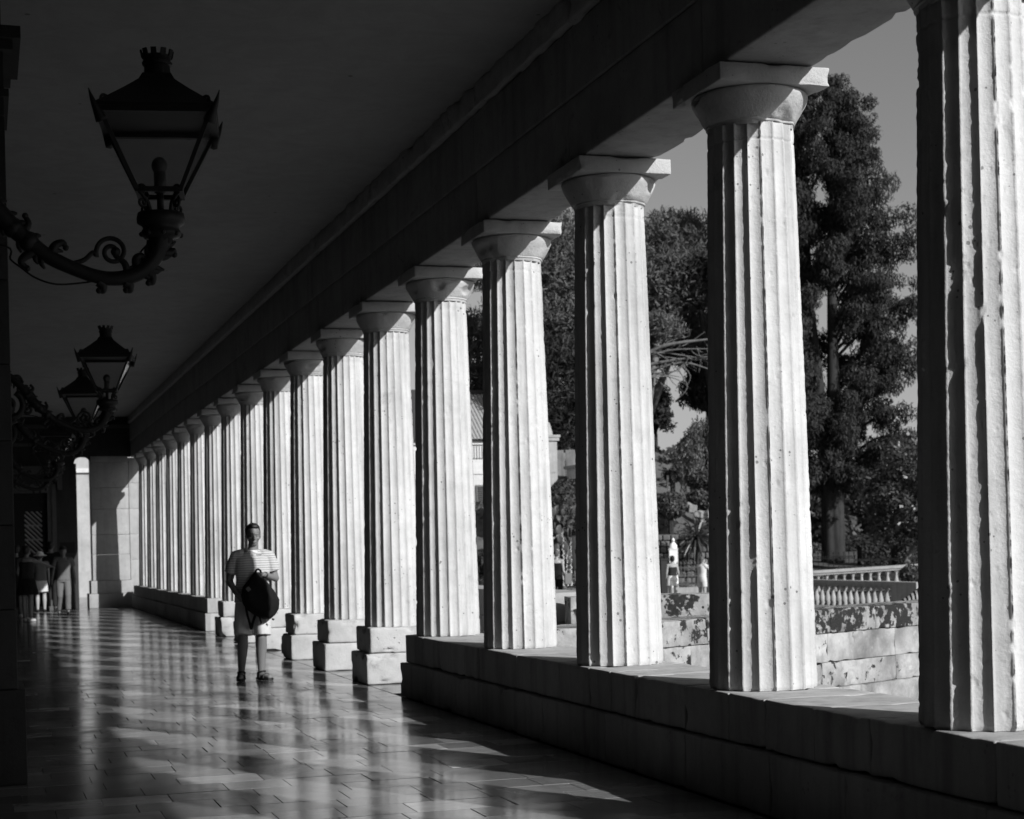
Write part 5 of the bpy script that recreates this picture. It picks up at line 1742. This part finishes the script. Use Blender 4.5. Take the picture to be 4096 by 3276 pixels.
def shoes(mat, name='shoe', voxel=.009):
    def f(t, J):
        for s_ in 'LR':
            mb = MB(); an_, to = J['an' + s_], J['to' + s_]; fd = unit(np.array((to[0] - an_[0], to[1] - an_[1], 0)))
            a = np.array((an_[0], an_[1], to[2])) ; z = to[2] - .025
            capsule(mb, np.array((a[0], a[1], z + .045)) - fd * .045, np.array((a[0], a[1], z + .05)) + fd * .03, .044, .046)
            capsule(mb, np.array((a[0], a[1], z + .042)) + fd * .03, np.array((to[0], to[1], z + .032)) + fd * .01, .046, .034)
            fuse(mb, name, mat, t, voxel, 2)
    return f


def sandals(mat):
    def f(t, J):
        for s_ in 'LR':
            an_, to = J['an' + s_], J['to' + s_]; fd = unit(np.array((to[0] - an_[0], to[1] - an_[1], 0))); sd = np.array((-fd[1], fd[0], 0))
            z = to[2] - .022
            c0 = np.array((an_[0], an_[1], z)); c1 = np.array((to[0], to[1], z))
            out = [c0 - fd * .085, c0 - fd * .06 + sd * .036, c0 + fd * .02 + sd * .038, c1 - fd * .03 + sd * .05, c1 + fd * .03 + sd * .035, c1 + fd * .045, c1 + fd * .03 - sd * .035, c1 - fd * .03 - sd * .05, c0 + fd * .02 - sd * .038, c0 - fd * .06 - sd * .036]
            mb = MB(); n = len(out)
            mb.add(np.array(out + [p + np.array((0, 0, .026)) for p in out]), [np.array([list(range(n))[::-1], list(range(n, 2 * n))]), np.array([(i, (i + 1) % n, n + (i + 1) % n, n + i) for i in range(n)])])
            sole = mb.build('sandal', mat, t)
            for a, hgt, off in ((.62, .07, .046), (.10, .10, .040)):
                c = c0 + (c1 - c0) * a
                sb = MB(); sb.tube(smooth_path([c + sd * off + np.array((0, 0, .015)), c + sd * off * .8 + np.array((0, 0, hgt * .8)), c + np.array((0, 0, hgt)), c - sd * off * .8 + np.array((0, 0, hgt * .8)), c - sd * off + np.array((0, 0, .015))], 14), .011, 6)
                sb.build('strap', mat, sole, smooth=True)
            sb = MB(); c = c0 + np.array((0, 0, .085)); an2 = np.linspace(0, 2 * PI, 18)
            sb.tube([c + fd * .050 * math.cos(q) + sd * .042 * math.sin(q) + np.array((0, 0, .015 * math.cos(q))) for q in an2], .010, 6)
            sb.build('strap', mat, sole, smooth=True)
    return f


# the man with the bag, walking towards the viewer
MX, MY = 2.98, 19.53
face = math.atan2(MX, MY) * -1          # turn from -y towards the lens
manJ = dict(head=(.015, -.03, 1.665), neck=(0, .0, 1.51), chest=(0, .01, 1.34), waist=(0, .0, 1.12), pelvis=(-.01, .01, .965),
            shL=(.190, .0, 1.425), elL=(.258, .02, 1.165), wrL=(.12, -.20, 1.215), shR=(-.190, .0, 1.425), elR=(-.268, .05, 1.145), wrR=(-.185, -.13, .995),
            hdL=(-.95, -.2, .02), hfL=(-.15, .5, -.85), hsL=(0, -.6, .6), hdR=(.5, -.35, -.6), hfR=(.75, .35, .1), hsR=(.25, -.85, .3),
            hipL=(.095, .01, .94), knL=(.085, -.05, .50), anL=(.07, .03, .09), toL=(.16, -.10, .025), hipR=(-.10, .01, .94), knR=(-.125, -.07, .51), anR=(-.155, -.04, .10), toR=(-.165, -.20, .03))
man, J, P_, M3_ = person('person', 'man walking with a black bag held before him, in striped T-shirt, pale shorts and sandals', (MX, MY, 0), face, manJ,
                         [top_garment(M['tshirt'], .90, .66, 'shirt', .0085, 1.10), leg_garment(M['pale_cloth'], .96, 'shorts', .0085, 1.12), sandals(M['leather'])],
                         M['hair'], M['skin_dark'], .0062, 1.0, None, .10, .10, True, 'short', curl=(.75, .55))
cb = MB(); an_ = np.linspace(0, 2 * PI, 28)
cb.tube([(.083 * math.cos(q), .077 * math.sin(q) + .0, 1.492 - .012 * math.cos(q + PI / 2 * 0) + .012 * math.sin(q)) for q in an_], .012, 8)
cb.build('collar', M['white_cloth'], man, smooth=True)
wd = unit(J['wrL'] - J['elL'])
wm = MB().tube([J['wrL'] - wd * .045, J['wrL'] - wd * .022], .037, 14); wm.build('wristwatch', M['leather'], man, smooth=True)
# the bag (a thing of its own, held by the man)
Rm = Matrix.Rotation(face, 4, 'Z')
bag = thing('backpack', 'limp black backpack with a small pale tag, held by the walking man', 'backpack', (MX, MY, 0), face)
mb = MB()
out = [(.03, 1.255), (.085, 1.19), (.145, 1.155), (.225, 1.04), (.293, .925), (.285, .83), (.245, .75), (.19, .705), (.10, .715), (.02, .745), (-.06, .80), (-.115, .88), (-.135, .99), (-.11, 1.08), (-.05, 1.15)]
n = len(out)
c0 = np.mean(np.array(out), 0)
lay = []
for (yv, k_) in ((-.155, 1.0), (-.20, 1.0), (-.285, .90), (-.325, .62)):
    lay.append([(c0[0] + (x - c0[0]) * k_, yv, c0[1] + (z - c0[1]) * k_) for x, z in out])
V = np.array(sum(lay, []))
q = [(l * n + i, l * n + (i + 1) % n, (l + 1) * n + (i + 1) % n, (l + 1) * n + i) for l in range(3) for i in range(n)]
mb.add(V, [np.array(q), np.array([list(range(n))[::-1], list(range(3 * n, 4 * n))])])
fuse(mb, 'bag_body', M['black_cloth'], bag, .009, 6, .6, .016, 8)
sb = MB()
sb.tube(smooth_path([(-.09, -.20, .93), (-.075, -.23, .78), (-.045, -.21, .66), (-.03, -.18, .60), (-.01, -.19, .68), (.02, -.21, .76)], 24), .016, 6); sb.build('strap', M['black_cloth'], bag, smooth=True)
sb = MB(); sb.tube(smooth_path([(.06, -.22, .76), (.075, -.21, .69), (.085, -.21, .655)], 10), .012, 6); sb.build('strap', M['black_cloth'], bag, smooth=True)
sb = MB(); sb.tube(smooth_path([(.03, -.20, 1.24), (.05, -.21, 1.275), (.085, -.20, 1.26), (.10, -.20, 1.20)], 12), .012, 6); sb.build('handle', M['black_cloth'], bag, smooth=True)
sb = MB(); sb.tube([(.205, -.22, .71), (.228, -.22, .695)], .012, 6); sb.build('strap', M['black_cloth'], bag, smooth=True)
tg = MB().box(-.052, -.008, -.004, .004, -.024, .024)
o = tg.build('tag', M['mid_cloth'], bag, (-.03, -.322, 1.075), (-.25, R(-38), 0))

# the group by the doorway
def wpos(px, py):
    d = fw + cX * ((px - 2048) / FPX) - cY * ((py - CYP) / FPX); tt = -EYE / d.z
    return (d.x * tt, d.y * tt, 0)


q = wpos(112, 2488)
person('person', 'woman seen from behind in dark flared skirt and strappy top, arm held out', q, PI - .25,
       dict(shR=(-.165, .0, 1.39), elR=(-.33, -.10, 1.33), wrR=(-.50, -.26, 1.24), hdR=(-.7, -.6, -.3), shL=(.165, .0, 1.39), elL=(.2, .04, 1.12), wrL=(.20, -.08, .90), head=(0, -.02, 1.60), anL=(.07, .0, .10), knL=(.07, 0, .5), anR=(-.08, .05, .10), knR=(-.08, 0.02, .5)),
       [top_garment(M['dark_cloth'], .98, 0, 'top', .012, .9, True), skirt(M['black_cloth'], .62, 'skirt', .25), shoes(M['pale_cloth'], 'sandal', .012)], M['hair'], M['skin_dark'], .014, 1.0, 'people by the far doorway', sex='f', hair_style='tied')
q = wpos(258, 2462)
person('person', 'bearded man in cap, grey T-shirt and pale trousers walking beside the far pier', q, -.06,
       dict(knL=(.10, -.10, .52), anL=(.10, -.08, .12), toL=(.12, -.24, .05), knR=(-.10, .0, .5), anR=(-.12, .16, .12), toR=(-.13, .02, .03), elL=(.25, .08, 1.15), wrL=(.29, .02, .90), elR=(-.25, .02, 1.14), wrR=(-.29, -.08, .90)),
       [top_garment(M['mid_cloth'], .90, .6, 'shirt', .012), leg_garment(M['mid_cloth'], 1.92, 'trousers', .012), shoes(M['leather'], 'shoe', .012),
        lambda t, J: (lambda mb: fuse(mb, 'cap', M['dark_cloth'], t, .012, 2))(MB().sphere(J['head'] + np.array((0, .02, .07)), (.092, .105, .062), 14, 10).sphere(J['head'] + np.array((.0, -.10, .055)), (.07, .07, .014), 12, 6))],
       M['hair'], M['skin_dark'], .014, .97, 'people by the far doorway')
q = at(162, 2300, 45.0); q = (q.x, q.y, 0)
person('person', 'small figure in a broad white sun hat, half hidden behind the outstretched arm', q, PI,
       dict(elL=(.22, .0, 1.12)),
       [top_garment(M['mid_cloth'], .92, .5, 'shirt', .014), skirt(M['pale_cloth'], .60, 'skirt', .22, voxel=.014), shoes(M['dark_cloth'], 'shoe', .014),
        lambda t, J: (lambda mb: fuse(mb, 'hat', M['white_cloth'], t, .014, 2))(MB().lathe([(.20, 1.655), (.205, 1.668), (.11, 1.69), (.10, 1.75), (.06, 1.785), (.01, 1.79)], 20, (0, 0.0, 0)))],
       M['hair_light'], M['skin'], .016, .90, 'people by the far doorway', sex='f')
q = at(205, 2300, 46.0); q = (q.x, q.y, 0)
person('person', 'stout dark clothed person behind the walking man in the cap', q, PI - .2,
       {}, [top_garment(M['black_cloth'], .80, .9, 'jacket', .014, 1.45), leg_garment(M['dark_cloth'], 1.95, 'trousers', .014, 1.2), shoes(M['leather'], 'shoe', .014)], M['hair'], M['skin_dark'], .016, 1.06, 'people by the far doorway')
q = wpos(70, 2470)
person('person', 'dark figure at the very left, half hidden by the near pier edge', q, PI + .3,
       {}, [top_garment(M['black_cloth'], .88, .5, 'top', .014), leg_garment(M['black_cloth'], .9, 'shorts', .014), shoes(M['pale_cloth'], 'shoe', .014)], M['hair'], M['skin_dark'], .016, 1.0, 'people by the far doorway', sex='f')

# women in the garden
def feet(px, py_head, Z, tall):
    p = at(px, py_head, Z); return (p.x, p.y, p.z - tall)


p = feet(2688, 2222, 57, 1.64)
person('person', 'woman from behind in white shorts and dark strapless top facing the bust', p, PI - .15,
       dict(head=(0, -.02, 1.55), neck=(0, .01, 1.40), chest=(0, .01, 1.25), shL=(.16, .01, 1.35), shR=(-.16, .01, 1.35), elL=(.21, .03, 1.07), wrL=(.215, -.05, .84), elR=(-.21, .03, 1.07), wrR=(-.20, -.12, .86), waist=(0, 0, 1.05), pelvis=(0, .01, .92)),
       [top_garment(M['dark_cloth'], 1.0, 0, 'top', .012, .88, True), leg_garment(M['white_cloth'], .62, 'shorts', .012, 1.15), shoes(M['pale_cloth'], 'shoe', .014)], M['hair'], M['skin'], .014, .97, 'women in the garden', sex='f', hair_style='tied')
p = feet(2806, 2226, 56, 1.66)
person('person', 'long haired woman in pale top and shorts raising a camera, right of the bust', p, R(115),
       dict(shR=(-.16, .0, 1.40), elR=(-.19, -.16, 1.28), wrR=(-.10, -.30, 1.46), hdR=(.2, -.5, .8), shL=(.16, 0, 1.40), elL=(.19, -.14, 1.26), wrL=(.10, -.28, 1.45), hdL=(-.2, -.5, .8), head=(0, -.03, 1.58)),
       [top_garment(M['pale_cloth'], 1.02, .3, 'top', .012, .9), leg_garment(M['pale_cloth'], .55, 'shorts', .012), shoes(M['pale_cloth'], 'shoe', .014)], M['hair_light'], M['skin'], .014, .97, 'women in the garden', sex='f', hair_style='long')
p = feet(2226, 2208, 52, 1.66)
person('person', 'woman in black strapless top and black trousers seen in the third gap', p, PI - .5,
       dict(elL=(.22, .03, 1.10), wrL=(.30, -.06, .92), elR=(-.22, .05, 1.10), wrR=(-.36, -.02, .93)),
       [top_garment(M['black_cloth'], 1.0, 0, 'top', .012, .9, True), leg_garment(M['black_cloth'], 1.95, 'trousers', .012), shoes(M['leather'], 'shoe', .014)], M['hair_light'], M['skin'], .014, .97, 'women in the garden', sex='f')
q = at(2272, 2315, 51.6)
hb_ = thing('handbag', 'pale grey flat bag carried by the woman in black', 'bag', (q.x, q.y, q.z), .3)
link('bag_body', rough_block(.27, .08, .34, 1300, M['mid_cloth'], seg=.05, bev=.03, amp=.006), hb_)
MB().tube(smooth_path([(-.08, 0, .16), (-.06, 0, .25), (0, 0, .29), (.06, 0, .25), (.08, 0, .16)], 14), .012, 6).build('handle', M['mid_cloth'], hb_, smooth=True)
# someone bending behind the lichened wall
q = at(3655, 2400, 23)
person('person', 'person bending in a zebra striped top just behind the lichened wall', (q.x, q.y, q.z - .72), R(70),
       dict(pelvis=(0, .1, .52), waist=(0, .0, .62), chest=(0, -.16, .72), neck=(0, -.27, .80), head=(0, -.40, .84), hipL=(.09, .1, .5), hipR=(-.09, .1, .5), knL=(.12, -.25, .48), knR=(-.12, -.25, .48), anL=(.1, -.05, .09), anR=(-.1, -.05, .09), toL=(.12, -.2, .025), toR=(-.12, -.2, .025),
            shL=(.18, -.2, .77), shR=(-.18, -.2, .77), elL=(.22, -.3, .55), elR=(-.22, -.3, .55), wrL=(.15, -.45, .45), wrR=(-.15, -.45, .45)),
       [lambda t, J: (lambda mb: [capsule(mb, J['pelvis'] + (0, .05, .02), J['chest'], .16, .19), capsule(mb, J['chest'], J['neck'], .19, .10)] + [capsule(mb, J['sh' + s_], J['el' + s_], .08, .075) for s_ in 'LR'] and fuse(mb, 'shirt', M['zebra'], t, .012, 3, .5, .012, 8))(MB()), leg_garment(M['black_cloth'], 1.9, 'trousers', .014)],
       M['hair'], M['skin'], .014, 1.0, None, 0, .6, True, 'long')
